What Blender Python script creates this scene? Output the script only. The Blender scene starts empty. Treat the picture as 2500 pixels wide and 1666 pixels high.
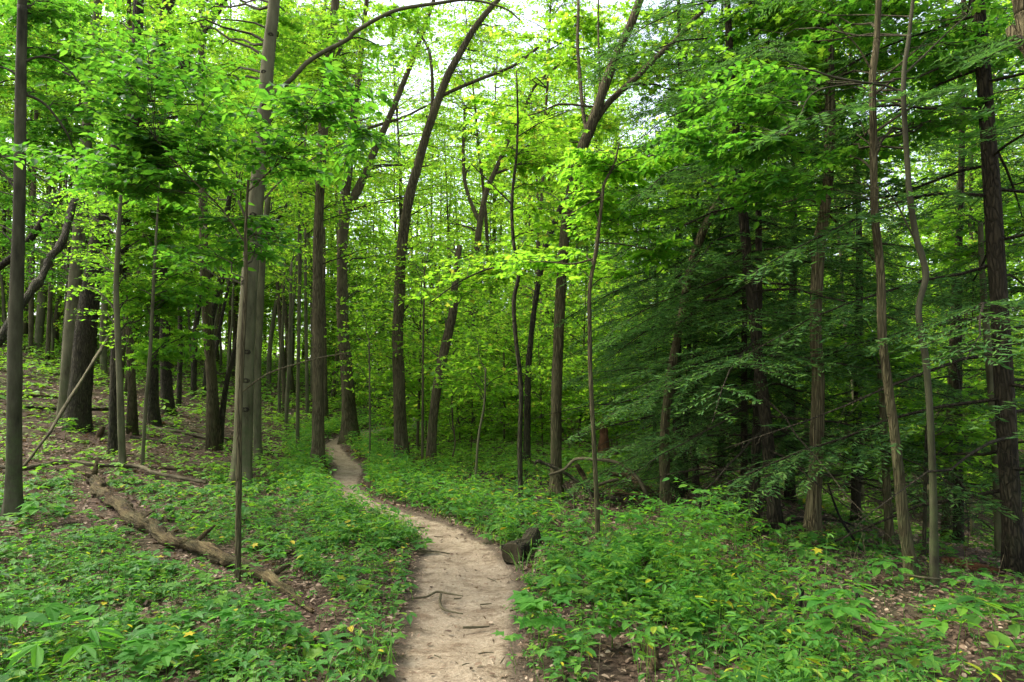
import bpy, math, mathutils
import numpy as np
from math import radians as R

C = bpy.context.scene.collection
rng = np.random.default_rng(7)
F, CX, HY, CAMH = 1666.67, 1250.0, 956.0, 1.6      # lens in photograph pixels, eye height in metres
Z = np.array([0., 0., 1.])

# ------------------------------------------------------------------ small maths
def nrm(a):
    a = np.asarray(a, float)
    return a / np.maximum(np.linalg.norm(a, axis=-1, keepdims=True), 1e-9)

def sst(x, a, b):
    t = np.clip((x - a) / (b - a), 0, 1)
    return t * t * (3 - 2 * t)

def _h(ix, iy, s):
    v = np.sin(ix * 127.1 + iy * 311.7 + s * 74.7) * 43758.5453
    return v - np.floor(v)

def vnoise(x, y, s=0.0):
    x = np.asarray(x, float); y = np.asarray(y, float)
    ix, iy = np.floor(x), np.floor(y)
    fx, fy = x - ix, y - iy
    fx = fx * fx * (3 - 2 * fx); fy = fy * fy * (3 - 2 * fy)
    a = _h(ix, iy, s) * (1 - fx) + _h(ix + 1, iy, s) * fx
    b = _h(ix, iy + 1, s) * (1 - fx) + _h(ix + 1, iy + 1, s) * fx
    return a * (1 - fy) + b * fy

def fbm(x, y, s=0.0, o=3):
    v, amp, tot = 0, 1, 0
    for k in range(o):
        v = v + amp * vnoise(np.asarray(x) * 2 ** k, np.asarray(y) * 2 ** k, s + k * 3.1)
        tot += amp; amp *= .5
    return v / tot

# ------------------------------------------------------------------ terrain heights
TH = np.array([-60, -40, -30, -20, -10, 0, 10, 20, 30, 40, 60.])
RR = np.log(np.array([2, 4, 7, 10, 14, 20, 28, 40, 60, 100.]))
ZT = np.array([
    [0, 0, .1, .4, 1.0, 2.0, 3.6, 5.6, 8, 10],
    [0, 0, .0, .1, .45, 1.2, 2.6, 4.6, 7, 9],
    [0, 0, -.02, .03, .2, .65, 1.75, 3.4, 5.6, 7.5],
    [0, 0, 0, 0, .05, .4, 1.2, 2.6, 4.5, 6.5],
    [0, 0, 0, 0, .03, .10, .5, 1.3, 2.6, 4.5],
    [0, 0, 0, 0, .0, .05, .3, .8, 1.8, 3.5],
    [0, 0, 0, 0, -.05, -.1, .1, .4, 1, 2.5],
    [0, 0, 0, -.08, -.3, -.6, -.7, -.2, .6, 2],
    [0, 0, -.02, -.25, -1.0, -1.9, -2.2, -1.6, 0, 2],
    [0, 0, -.05, -.4, -1.2, -2.2, -2.6, -2, -.2, 2],
    [0, 0, -.1, -.5, -1.3, -2.3, -2.6, -2, 0, 2]])

def _cr(p0, p1, p2, p3, t):
    return p1 + .5 * t * (p2 - p0 + t * (2 * p0 - 5 * p1 + 4 * p2 - p3 + t * (3 * (p1 - p2) + p3 - p0)))

def terr(x, y, micro=True):
    x = np.asarray(x, float); y = np.asarray(y, float)
    th = np.degrees(np.arctan2(x, y)); r = np.hypot(x, y)
    lr = np.clip(np.log(np.maximum(r, .01)), RR[0], RR[-1] - 1e-6)
    tc = np.clip(th, TH[0], TH[-1] - 1e-6)
    i = np.clip(np.searchsorted(TH, tc, 'right') - 1, 0, len(TH) - 2)
    j = np.clip(np.searchsorted(RR, lr, 'right') - 1, 0, len(RR) - 2)
    u = (tc - TH[i]) / (TH[i + 1] - TH[i]); v = (lr - RR[j]) / (RR[j + 1] - RR[j])
    cl = lambda k, n: np.clip(k, 0, n - 1)
    rows = []
    for d in (-1, 0, 1, 2):
        ii = cl(i + d, len(TH))
        rows.append(_cr(*[ZT[ii, cl(j + e, len(RR))] for e in (-1, 0, 1, 2)], v))
    z = _cr(*rows, u)
    z = z * (1 - sst(np.abs(th), 65, 120))
    if micro:
        z = z + .07 * (fbm(x * .7, y * .7, 5) - .5) * sst(r, 2, 8) + .035 * (fbm(x * 3, y * 3, 9, 2) - .5)
    return z

def ground(px, py, lo=2.0, hi=110.):
    "where the ray through a photograph pixel meets the ground"
    Y = np.exp(np.linspace(math.log(lo), math.log(hi), 500))
    g = terr((px - CX) / F * Y, Y) - (CAMH - (py - HY) / F * Y)
    k = np.argmax(g > 0)
    if g[k] <= 0: k = len(Y) - 1
    y = Y[k]
    if k > 0:
        a, b = g[k - 1], g[k]
        y = Y[k - 1] + (Y[k] - Y[k - 1]) * (-a) / max(b - a, 1e-9) if b > 0 else Y[k]
    x = (px - CX) / F * y
    return np.array([x, y, float(terr(x, y))])

# ------------------------------------------------------------------ meshes
def mesh(name, V, loops, totals, mats, mi=None, smooth=False):
    me = bpy.data.meshes.new(name)
    V = np.ascontiguousarray(V, np.float32)
    loops = np.ascontiguousarray(loops, np.int32); totals = np.asarray(totals, np.int32)
    me.vertices.add(len(V)); me.vertices.foreach_set('co', V.ravel())
    me.loops.add(len(loops)); me.loops.foreach_set('vertex_index', loops)
    me.polygons.add(len(totals))
    st = np.zeros(len(totals), np.int32); st[1:] = np.cumsum(totals)[:-1]
    me.polygons.foreach_set('loop_start', st)
    for m in (mats if isinstance(mats, (list, tuple)) else [mats]): me.materials.append(m)
    if mi is not None: me.polygons.foreach_set('material_index', np.ascontiguousarray(mi, np.int32))
    me.polygons.foreach_set('use_smooth', np.full(len(totals), bool(smooth)))
    me.update(calc_edges=True)
    return me

class Geo:
    "collects quads / ngons"
    def __init__(s): s.V, s.L, s.T, s.M, s.n = [], [], [], [], 0
    def add(s, V, L, T, m=0):
        V = np.asarray(V, float).reshape(-1, 3)
        s.V.append(V); s.L.append(np.asarray(L, np.int64).ravel() + s.n)
        T = np.asarray(T); s.T.append(T); s.M.append(np.full(len(T), m)); s.n += len(V)
        return s
    def quads(s, V, Q, m=0):
        Q = np.asarray(Q).reshape(-1, 4)
        return s.add(V, Q.ravel(), np.full(len(Q), 4), m)
    def obj(s, name, mats, parent=None, origin=(0, 0, 0), smooth=False):
        V = np.concatenate(s.V) - np.asarray(origin, float)
        me = mesh(name, V, np.concatenate(s.L), np.concatenate(s.T), mats, np.concatenate(s.M), smooth)
        return link(name, me, parent, origin)

def link(name, me, parent=None, origin=(0, 0, 0)):
    o = bpy.data.objects.new(name, me); C.objects.link(o)
    if parent is not None: o.parent = parent
    else: o.location = [float(a) for a in origin]
    return o

def tag(o, label=None, cat=None, group=None, kind=None):
    if label: o['label'] = label
    if cat: o['category'] = cat
    if group: o['group'] = group
    if kind: o['kind'] = kind
    return o

def empty(name, loc, label, cat, group=None):
    o = bpy.data.objects.new(name, None); C.objects.link(o)
    o.location = [float(a) for a in loc]; o.empty_display_size = .2
    return tag(o, label, cat, group)

def catmull(P, n=6):
    P = np.asarray(P, float)
    if len(P) < 3:
        t = np.linspace(0, 1, n + 1)[:, None]
        return P[0] * (1 - t) + P[1] * t
    Q = np.vstack([2 * P[0] - P[1], P, 2 * P[-1] - P[-2]])
    out = []
    for i in range(len(P) - 1):
        t = np.linspace(0, 1, n, endpoint=False)[:, None]
        out.append(_cr(Q[i], Q[i + 1], Q[i + 2], Q[i + 3], t))
    out.append(P[-1:])
    return np.vstack(out)

def tube(g, P, rad, sides=8, m=0, rough=0., seed=0., flare=None, cap=True, sf=.22):
    P = np.asarray(P, float); rad = np.asarray(rad, float); n = len(P)
    T = nrm(np.gradient(P, axis=0))
    ref = np.tile(np.array([1., 0, 0]), (n, 1))
    if np.mean(np.abs(T[:, 0])) > .75: ref[:] = (0, 1, 0)
    U = nrm(ref - T * np.sum(ref * T, 1, keepdims=True)); W = np.cross(T, U)
    a = np.linspace(0, 2 * math.pi, sides, endpoint=False)
    rr = np.repeat(rad[:, None], sides, 1)
    if rough:
        s = np.concatenate([[0], np.cumsum(np.linalg.norm(np.diff(P, axis=0), axis=1))]) / np.maximum(rad.mean(), .01)
        A, S = np.meshgrid(a, s)
        rr = rr * (1 + rough * (fbm(np.cos(A) * 2.2 + 9, S * sf + 3, seed, 3) + fbm(np.sin(A) * 2.2 + 60, S * sf + 40, seed + 5, 3) - 1) * 1.4)
    if flare is not None:
        hgt = (P[:, 2] - flare)[:, None]
        lob = .55 + .45 * np.cos(5 * a + seed * 5)[None, :] + .25 * np.cos(3 * a + seed * 2)[None, :]
        rr = rr * (1 + .62 * lob * np.exp(-np.maximum(hgt, 0) / np.maximum(rad[0] * 1.5, .02)))
    V = P[:, None] + rr[..., None] * (np.cos(a)[None, :, None] * U[:, None] + np.sin(a)[None, :, None] * W[:, None])
    i = np.arange(n - 1)[:, None] * sides; k = np.arange(sides)[None, :]; k2 = (k + 1) % sides
    Q = np.stack([i + k, i + k2, i + sides + k2, i + sides + k], -1).reshape(-1, 4)
    L = list(Q.ravel()); Tt = [4] * len(Q)
    if cap:
        L += list(range(sides))[::-1] + list(range((n - 1) * sides, n * sides)); Tt += [sides, sides]
    g.add(V.reshape(-1, 3), L, Tt, m)

def prisms(g, A, B, ra, rb, m=0, ):
    "many thin three-sided twigs"
    A = np.asarray(A, float); B = np.asarray(B, float); K = len(A)
    if K == 0: return
    d = nrm(B - A); ref = np.where(np.abs(d[:, 2:3]) > .9, np.array([[1., 0, 0]]), Z[None])
    u = nrm(np.cross(ref, d)); w = np.cross(d, u)
    ra = np.broadcast_to(ra, (K,))[:, None]; rb = np.broadcast_to(rb, (K,))[:, None]
    V = []
    for t in (0, 2.094, 4.189):
        o = u * math.cos(t) + w * math.sin(t)
        V += [A + o * ra, B + o * rb]
    V = np.stack(V, 1).reshape(-1, 3)
    q = np.array([[0, 2, 3, 1], [2, 4, 5, 3], [4, 0, 1, 5]])
    g.quads(V, (np.arange(K)[:, None, None] * 6 + q).reshape(-1, 4), m)

# leaf outlines (x along the leaf, y across, z out of it)
OVATE = (np.array([[0, 0, 0], [1, 0, -.10], [.22, .23, .05], [.62, .22, .03], [.22, -.23, .05], [.62, -.22, .03], [.5, 0, -.01]]),
         [[0, 6, 3, 2], [6, 1, 3], [0, 4, 5, 6], [6, 5, 1]])
LONG = (np.array([[0, 0, 0], [1, 0, -.16], [.3, .15, .03], [.7, .13, 0], [.3, -.15, .03], [.7, -.13, 0]]),
        [[0, 1, 3, 2], [0, 4, 5, 1]])
RHOMB = (np.array([[0, 0, 0], [.45, -.30, .03], [1, 0, -.05], [.45, .30, .03]]), [[0, 1, 2, 3]])
_mh = [(.02, .40), (.30, .24), (.62, .52), (.60, .18)]
MAPLE = (np.array([[0, 0, 0], [1, 0, -.08], [.4, 0, 0]] + [(x, y, .04) for x, y in _mh] + [(x, -y, .04) for x, y in _mh]),
         [[0, 2, 4, 3], [2, 6, 5, 4], [2, 1, 6], [0, 7, 8, 2], [2, 8, 9, 10], [2, 10, 1]])
BLADE = (np.array([[0, -.02, 0], [0, .02, 0], [.55, .018, .05], [.55, -.018, .05], [1, 0, -.08]]), [[0, 3, 2, 1], [3, 4, 2]])
NEEDLE = (np.array([[0, 0, 0], [.5, -.12, .0], [1, 0, -.04], [.5, .12, .0]]), [[0, 1, 2, 3]])

def leaves(g, P, D, N, size, tmpl, m=0):
    P = np.asarray(P, float); K = len(P)
    if K == 0: return
    D = nrm(D); S = nrm(np.cross(N, D)); N = np.cross(D, S)
    tv, tf = tmpl
    size = np.broadcast_to(size, (K,))[:, None, None]
    V = P[:, None] + size * (tv[None, :, 0:1] * D[:, None] + tv[None, :, 1:2] * S[:, None] + tv[None, :, 2:3] * N[:, None])
    fl = np.concatenate([np.array(f) for f in tf]); ft = np.array([len(f) for f in tf])
    L = (np.arange(K)[:, None] * len(tv) + fl[None]).ravel()
    g.add(V.reshape(-1, 3), L, np.tile(ft, K), m)

def twig_leaves(g, P, D, Ln, per, size, tmpl, rg, flat=.38, m=0):
    K = len(P)
    t = (np.linspace(.12, 1, per)[None] + rg.uniform(-.06, .06, (K, per)))
    Q = P[:, None] + D[:, None] * (Ln[:, None, None] * t[..., None])
    Q[..., 2] -= .10 * Ln[:, None] * t ** 2
    s = nrm(np.cross(np.broadcast_to(Z, D.shape), D) + 1e-6)
    sg = np.where((np.arange(per)[None] + rg.integers(0, 2, (K, 1))) % 2 == 0, 1., -1.)
    LD = D[:, None] * .55 + s[:, None] * sg[..., None] * .9 + rg.normal(0, .28, (K, per, 3)); LD[..., 2] -= .18
    LN = Z + rg.normal(0, flat, (K, per, 3))
    sz = size * rg.uniform(.6, 1.25, (K, per))
    leaves(g, Q.reshape(-1, 3), LD.reshape(-1, 3), LN.reshape(-1, 3), sz.ravel(), tmpl, m)

# ------------------------------------------------------------------ materials
def newmat(name):
    m = bpy.data.materials.new(name); m.use_nodes = True
    nt = m.node_tree; nt.nodes.clear()
    out = nt.nodes.new('ShaderNodeOutputMaterial')
    return m, nt, out

def N_(nt, t, **kw):
    n = nt.nodes.new('ShaderNode' + t)
    for k, v in kw.items(): setattr(n, k, v)
    return n

def ramp(nt, fac, stops, interp='LINEAR'):
    r = N_(nt, 'ValToRGB'); r.color_ramp.interpolation = interp
    e = r.color_ramp.elements
    while len(e) < len(stops): e.new(.5)
    for k, (p, c) in enumerate(stops): e[k].position = p; e[k].color = (*c, 1) if len(c) == 3 else c
    nt.links.new(fac, r.inputs[0]); return r.outputs[0]

def mixc(nt, fac, a, b, mode='MIX'):
    n = N_(nt, 'Mix', data_type='RGBA', blend_type=mode)
    for sock, v in ((n.inputs[0], fac), (n.inputs[6], a), (n.inputs[7], b)):
        if hasattr(v, 'is_output'): nt.links.new(v, sock)
        elif isinstance(v, (int, float)): sock.default_value = v
        else: sock.default_value = (*v, 1)
    return n.outputs[2]

def noise(nt, vec, scale, detail=4, rough=.55, out=0):
    n = N_(nt, 'TexNoise'); n.inputs['Scale'].default_value = scale
    n.inputs['Detail'].default_value = detail; n.inputs['Roughness'].default_value = rough
    if vec is not None: nt.links.new(vec, n.inputs['Vector'])
    return n.outputs[out]

def mapped(nt, scale=(1, 1, 1), coord='Object'):
    tc = N_(nt, 'TexCoord'); mp = N_(nt, 'Mapping'); mp.inputs['Scale'].default_value = scale
    nt.links.new(tc.outputs[coord], mp.inputs['Vector']); return mp.outputs[0]

def bump(nt, h, strength, dist=.02):
    b = N_(nt, 'Bump'); b.inputs['Strength'].default_value = strength; b.inputs['Distance'].default_value = dist
    nt.links.new(h, b.inputs['Height']); return b.outputs[0]

def leaf_mat(name, cols, tcols, mix=.5, rough=.55, spec=.18):
    "cols / tcols: colour stops over the per-leaf random value, reflected and transmitted"
    m, nt, out = newmat(name)
    ge = N_(nt, 'NewGeometry'); rnd = ge.outputs['Random Per Island']
    c = ramp(nt, rnd, cols); t = ramp(nt, rnd, tcols)
    p = N_(nt, 'BsdfPrincipled'); p.inputs['Roughness'].default_value = rough
    p.inputs['Specular IOR Level'].default_value = spec
    nt.links.new(c, p.inputs['Base Color'])
    tr = N_(nt, 'BsdfTranslucent'); nt.links.new(t, tr.inputs['Color'])
    mx = N_(nt, 'MixShader'); mx.inputs[0].default_value = mix
    nt.links.new(p.outputs[0], mx.inputs[1]); nt.links.new(tr.outputs[0], mx.inputs[2])
    nt.links.new(mx.outputs[0], out.inputs[0])
    return m

def bark_mat(name, c1, c2, c3, ridge=18, stretch=.14, bstr=.7, moss=0., bdist=.02, patch=None, crack=True):
    c1, c2, c3 = [tuple(min(.5, a * f) for a, f in zip(c, (.60, .64, .46))) for c in (c1, c2, c3)]
    m, nt, out = newmat(name)
    v = mapped(nt, (1, 1, stretch))
    n1 = noise(nt, v, ridge, 5, .65)
    vo = N_(nt, 'TexVoronoi'); vo.feature = 'DISTANCE_TO_EDGE'; vo.inputs['Scale'].default_value = ridge * 1.5
    wn = noise(nt, v, ridge * .8, 2, .5, 1)
    wv = N_(nt, 'VectorMath', operation='MULTIPLY_ADD'); wv.inputs[1].default_value = (.08, .08, .08)
    nt.links.new(wn, wv.inputs[0]); nt.links.new(v, wv.inputs[2]); nt.links.new(wv.outputs[0], vo.inputs['Vector'])
    ed = N_(nt, 'MapRange'); ed.inputs['From Max'].default_value = .25; nt.links.new(vo.outputs['Distance'], ed.inputs['Value'])
    mm = N_(nt, 'Math', operation='MULTIPLY'); mm.inputs[1].default_value = 1
    if crack: nt.links.new(n1, mm.inputs[0]); nt.links.new(ed.outputs[0], mm.inputs[1])
    else:
        n3 = noise(nt, mapped(nt, (1, 1, .22)), 5.5, 6, .7)
        av = N_(nt, 'Math', operation='ADD'); nt.links.new(n1, av.inputs[0]); nt.links.new(n3, av.inputs[1])
        r2 = N_(nt, 'MapRange'); r2.inputs['From Min'].default_value = .72; r2.inputs['From Max'].default_value = 1.3; r2.inputs['To Max'].default_value = .8
        nt.links.new(av.outputs[0], r2.inputs['Value']); nt.links.new(r2.outputs[0], mm.inputs[0])
    col = ramp(nt, mm.outputs[0], [(.05, c1), (.35, c2), (.7, c3)])
    big = noise(nt, mapped(nt, (1, 1, .6)), 2.2, 4, .6)
    col = mixc(nt, ramp(nt, big, [(.42, (0, 0, 0)), (.72, (.65, .65, .65))]), col, patch or c3)
    if moss > 0:
        tc = N_(nt, 'TexCoord'); sp = N_(nt, 'SeparateXYZ'); nt.links.new(tc.outputs['Object'], sp.inputs[0])
        mr = N_(nt, 'MapRange'); mr.inputs['From Min'].default_value = 2.2; mr.inputs['From Max'].default_value = -.1
        nt.links.new(sp.outputs['Z'], mr.inputs['Value'])
        ml = N_(nt, 'Math', operation='MULTIPLY'); nt.links.new(mr.outputs[0], ml.inputs[0])
        nt.links.new(ramp(nt, noise(nt, mapped(nt), 6, 5, .7), [(.42, (0, 0, 0)), (.62, (moss,) * 3)]), ml.inputs[1])
        col = mixc(nt, ml.outputs[0], col, (.06, .085, .025))
    p = N_(nt, 'BsdfPrincipled'); p.inputs['Roughness'].default_value = .9; p.inputs['Specular IOR Level'].default_value = .15
    nt.links.new(col, p.inputs['Base Color']); nt.links.new(bump(nt, mm.outputs[0], bstr, bdist), p.inputs['Normal'])
    nt.links.new(p.outputs[0], out.inputs[0]); return m

B = {
    'grey': bark_mat('grey_smooth_bark', (.06, .05, .032), (.125, .108, .074), (.20, .175, .125), 9, .35, .3, .7, .01, None, False),
    'dark': bark_mat('dark_furrowed_bark', (.018, .014, .010), (.06, .047, .034), (.12, .095, .07), 22, .18, 1., .3, .03),
    'brown': bark_mat('brown_ridged_bark', (.05, .036, .022), (.13, .10, .065), (.21, .165, .11), 26, .09, .9, .45, .025),
    'shaggy': bark_mat('shaggy_pale_bark', (.06, .042, .026), (.18, .135, .09), (.28, .22, .15), 22, .07, 1., .2, .035),
    'hem': bark_mat('hemlock_bark', (.016, .012, .009), (.052, .038, .029), (.09, .068, .052), 20, .22, 1., .15, .025),
    'darkgrey': bark_mat('dark_smooth_bark_shaded', (.03, .026, .018), (.065, .056, .04), (.115, .10, .075), 10, .3, .4, .7, .012, None, False),  # smooth dark bark, tone deepened to carry the left edge tree's shade
    'end': bark_mat('end_grain', (.02, .014, .009), (.07, .052, .034), (.13, .10, .07), 14, 1, .8, 0, .015, None, False),
    'twig': bark_mat('twig_bark', (.03, .022, .015), (.07, .055, .038), (.11, .09, .06), 20, .4, .3),
    'dead': bark_mat('rotten_wood', (.02, .012, .007), (.105, .066, .038), (.27, .19, .115), 30, .07, 1., 0, .06, (.055, .06, .022), False),
    'deadgrey': bark_mat('weathered_wood', (.035, .027, .019), (.11, .088, .063), (.20, .165, .12), 20, .10, .8, 0, .02, None, False),
    'red': bark_mat('red_rotten_wood', (.03, .012, .007), (.12, .05, .028), (.2, .10, .055), 20, .08, 1., 0, .03, None, False),
    'black': bark_mat('charred_wood', (.006, .005, .004), (.016, .013, .011), (.03, .025, .02), 22, .2, .8, 0, .02, None, False),
}
Y_ = (.42, .33, .02)
L = {
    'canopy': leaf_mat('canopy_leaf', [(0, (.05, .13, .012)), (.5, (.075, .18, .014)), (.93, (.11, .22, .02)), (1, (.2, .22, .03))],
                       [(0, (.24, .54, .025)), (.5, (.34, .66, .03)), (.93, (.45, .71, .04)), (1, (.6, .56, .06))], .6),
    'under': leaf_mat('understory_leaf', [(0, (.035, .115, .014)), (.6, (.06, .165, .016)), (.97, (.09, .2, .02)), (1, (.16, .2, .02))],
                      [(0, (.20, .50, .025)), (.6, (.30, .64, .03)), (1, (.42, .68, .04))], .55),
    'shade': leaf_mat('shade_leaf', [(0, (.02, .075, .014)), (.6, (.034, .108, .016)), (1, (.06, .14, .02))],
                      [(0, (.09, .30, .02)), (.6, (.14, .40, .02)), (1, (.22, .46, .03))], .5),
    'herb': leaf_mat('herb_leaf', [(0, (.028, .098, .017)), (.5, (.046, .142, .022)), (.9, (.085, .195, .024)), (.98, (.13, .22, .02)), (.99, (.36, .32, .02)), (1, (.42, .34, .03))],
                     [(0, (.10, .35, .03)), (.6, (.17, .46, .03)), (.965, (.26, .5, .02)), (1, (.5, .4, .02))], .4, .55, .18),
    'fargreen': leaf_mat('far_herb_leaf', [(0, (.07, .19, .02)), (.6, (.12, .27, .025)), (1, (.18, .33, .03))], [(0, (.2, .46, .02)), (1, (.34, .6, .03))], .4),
    'sprout': leaf_mat('sprout_leaf', [(0, (.036, .125, .02)), (1, (.075, .20, .026))], [(0, (.12, .4, .03)), (1, (.22, .55, .03))], .4, .6, .08),
    'jewel': leaf_mat('light_herb_leaf', [(0, (.034, .125, .018)), (.6, (.058, .17, .02)), (.96, (.095, .21, .02)), (1, (.4, .35, .02))],
                      [(0, (.15, .42, .02)), (.6, (.22, .5, .02)), (1, (.4, .5, .02))], .42),
    'hem': leaf_mat('hemlock_needles', [(0, (.026, .07, .02)), (.6, (.05, .118, .029)), (1, (.095, .175, .034))],
                    [(0, (.06, .17, .03)), (1, (.15, .34, .045))], .35, .6, .08),
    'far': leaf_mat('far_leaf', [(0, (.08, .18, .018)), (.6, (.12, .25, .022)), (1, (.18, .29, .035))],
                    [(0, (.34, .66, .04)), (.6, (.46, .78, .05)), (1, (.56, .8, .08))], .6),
    'litter': leaf_mat('dry_leaf', [(0, (.045, .028, .018)), (.4, (.115, .075, .046)), (.8, (.21, .145, .092)), (1, (.36, .28, .19))],
                       [(0, (.06, .03, .01)), (1, (.16, .09, .03))], .2, .7, .2),
    'grass': leaf_mat('grass_blade', [(0, (.05, .14, .016)), (1, (.11, .22, .03))], [(0, (.15, .36, .02)), (1, (.28, .46, .03))], .4),
}

def soil_mat():
    m, nt, out = newmat('forest_floor')
    v = mapped(nt, coord='Object')
    n1 = noise(nt, v, 14, 8, .7); n2 = noise(nt, v, .45, 4, .6)
    vo = N_(nt, 'TexVoronoi'); vo.inputs['Scale'].default_value = 22; nt.links.new(v, vo.inputs['Vector'])
    c = ramp(nt, n1, [(.3, (.013, .009, .006)), (.5, (.04, .027, .018)), (.72, (.09, .063, .042))])
    c = mixc(nt, .55, c, ramp(nt, vo.outputs['Color'], [(.1, (.028, .018, .012)), (.5, (.07, .046, .03)), (.9, (.14, .098, .065))]))
    c = mixc(nt, ramp(nt, n2, [(.5, (0, 0, 0)), (.7, (.5, .5, .5))]), c, (.035, .06, .016))
    p = N_(nt, 'BsdfPrincipled'); p.inputs['Roughness'].default_value = .95; p.inputs['Specular IOR Level'].default_value = .1
    nt.links.new(c, p.inputs['Base Color'])
    nt.links.new(bump(nt, n1, .8, .03), p.inputs['Normal'])
    nt.links.new(p.outputs[0], out.inputs[0]); return m

def path_mat():
    m, nt, out = newmat('trodden_sandy_dirt')
    at = N_(nt, 'Attribute'); at.attribute_name = 'edge'
    v = mapped(nt, (1, 1, 1))
    n1 = noise(nt, v, 5, 7, .62); n2 = noise(nt, v, 42, 5, .7); n3 = noise(nt, mapped(nt, (1.6, 2.8, 1)), 2.2, 10, .74)
    c = ramp(nt, n1, [(.3, (.165, .122, .075)), (.5, (.268, .21, .135)), (.72, (.37, .305, .205))])
    c = mixc(nt, .5, c, ramp(nt, n2, [(.3, (.10, .074, .047)), (.5, (.25, .20, .135)), (.7, (.38, .32, .23))]))
    c = mixc(nt, ramp(nt, n3, [(.50, (0, 0, 0)), (.62, (.8, .8, .8))]), c, (.12, .083, .05))
    e = N_(nt, 'Math', operation='MULTIPLY_ADD'); nt.links.new(noise(nt, v, 3.2, 8, .75), e.inputs[0]); e.inputs[1].default_value = .75
    pw = N_(nt, 'Math', operation='POWER'); nt.links.new(at.outputs['Fac'], pw.inputs[0]); pw.inputs[1].default_value = 2.4
    pm = N_(nt, 'Math', operation='MULTIPLY'); nt.links.new(pw.outputs[0], pm.inputs[0]); pm.inputs[1].default_value = .6; nt.links.new(pm.outputs[0], e.inputs[2])
    c = mixc(nt, ramp(nt, e.outputs[0], [(.66, (0, 0, 0)), (.92, (1, 1, 1))]), c, mixc(nt, n2, (.045, .033, .022), (.13, .10, .067)))
    p = N_(nt, 'BsdfPrincipled'); p.inputs['Roughness'].default_value = .95; p.inputs['Specular IOR Level'].default_value = .1
    nt.links.new(c, p.inputs['Base Color'])
    ad = N_(nt, 'Math', operation='ADD'); nt.links.new(n1, ad.inputs[0]); nt.links.new(n2, ad.inputs[1])
    nt.links.new(bump(nt, ad.outputs[0], .9, .025), p.inputs['Normal'])
    nt.links.new(p.outputs[0], out.inputs[0]); return m

# ------------------------------------------------------------------ path outline (photograph pixels -> ground)
EDGE = [(946, 1666, 1261, 1666), (979, 1575, 1250, 1575), (1000, 1483, 1268, 1480), (1013, 1400, 1268, 1410), (1018, 1325, 1222, 1348),
        (985, 1290, 1150, 1305), (919, 1260, 1060, 1266), (868, 1233, 963, 1239), (824, 1198, 898, 1212), (815, 1165, 870, 1179),
        (826, 1138, 880, 1141), (803, 1112, 845, 1109), (792, 1094, 830, 1087), (800, 1081, 838, 1073)]
PL = [ground(a, b)[:2] for a, b, c, d in EDGE]; PR = [ground(c, d)[:2] for a, b, c, d in EDGE]
near = [((-.80, 2.5), (-.02, 2.5)), ((-.9, 0), (-.1, 0)), ((-.9, -6), (-.1, -6))]
PL = [np.array(a) for a, b in near[::-1]] + PL; PR = [np.array(b) for a, b in near[::-1]] + PR
for px, py in [(868, 1062), (925, 1052), (985, 1040), (1012, 1030), (1020, 1012), (1012, 990), (1008, 975)]:
    p = ground(px, py)[:2]; PL.append(p + (-.30, .12)); PR.append(p + (.30, -.12))
PL = catmull(np.array(PL), 14); PR = catmull(np.array(PR), 14)
w_ = (.11 * sst(np.hypot(*PL.T), 9, 13))[:, None]; PL, PR = PL + (PL - PR) * w_, PR + (PR - PL) * w_
PC = (PL + PR) / 2; pt_ = nrm(np.gradient(PC, axis=0)); PW = np.abs((PL - PR)[:, 0] * pt_[:, 1] - (PL - PR)[:, 1] * pt_[:, 0]) / 2

def pathdist(x, y):
    "distance from the path's edge, negative on the path"
    x = np.ravel(x); y = np.ravel(y); out = np.empty(len(x))
    for k in range(0, len(x), 20000):
        d = np.hypot(x[k:k + 20000, None] - PC[None, :, 0], y[k:k + 20000, None] - PC[None, :, 1]) - PW[None]
        out[k:k + 20000] = d.min(1)
    return out

# ground sheet
th = np.radians(np.concatenate([np.arange(-180, -52, 4.), np.arange(-52, 52, .35), np.arange(52, 180, 4.)]))
rr = np.concatenate([np.exp(np.arange(math.log(.5), math.log(140), .02)), [160, 200, 260, 340, 450]])
TT, RRR = np.meshgrid(th, rr)
gx, gy = RRR * np.sin(TT), RRR * np.cos(TT)
gz = terr(gx, gy); gd = pathdist(gx, gy).reshape(gx.shape)
gz = gz - .05 * sst(-gd, -.11, .03)
n, mth = gx.shape
V = np.stack([gx, gy, gz], -1).reshape(-1, 3)
i = np.arange(n - 1)[:, None] * mth; k = np.arange(mth)[None]; k2 = (k + 1) % mth
Q = np.stack([i + k, i + k2, i + mth + k2, i + mth + k], -1).reshape(-1, 4)
V = np.vstack([V, [[0, 0, 0]]])
loops = np.concatenate([Q.ravel(), np.stack([np.arange(mth), np.full(mth, len(V) - 1), (np.arange(mth) + 1) % mth], -1).ravel()])
gme = mesh('forest_ground', V, loops, [4] * len(Q) + [3] * mth, soil_mat(), None, True)
tag(link('ground', gme), 'brown leaf covered forest floor rising to the left and dropping to the right', 'ground', None, 'structure')

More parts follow.
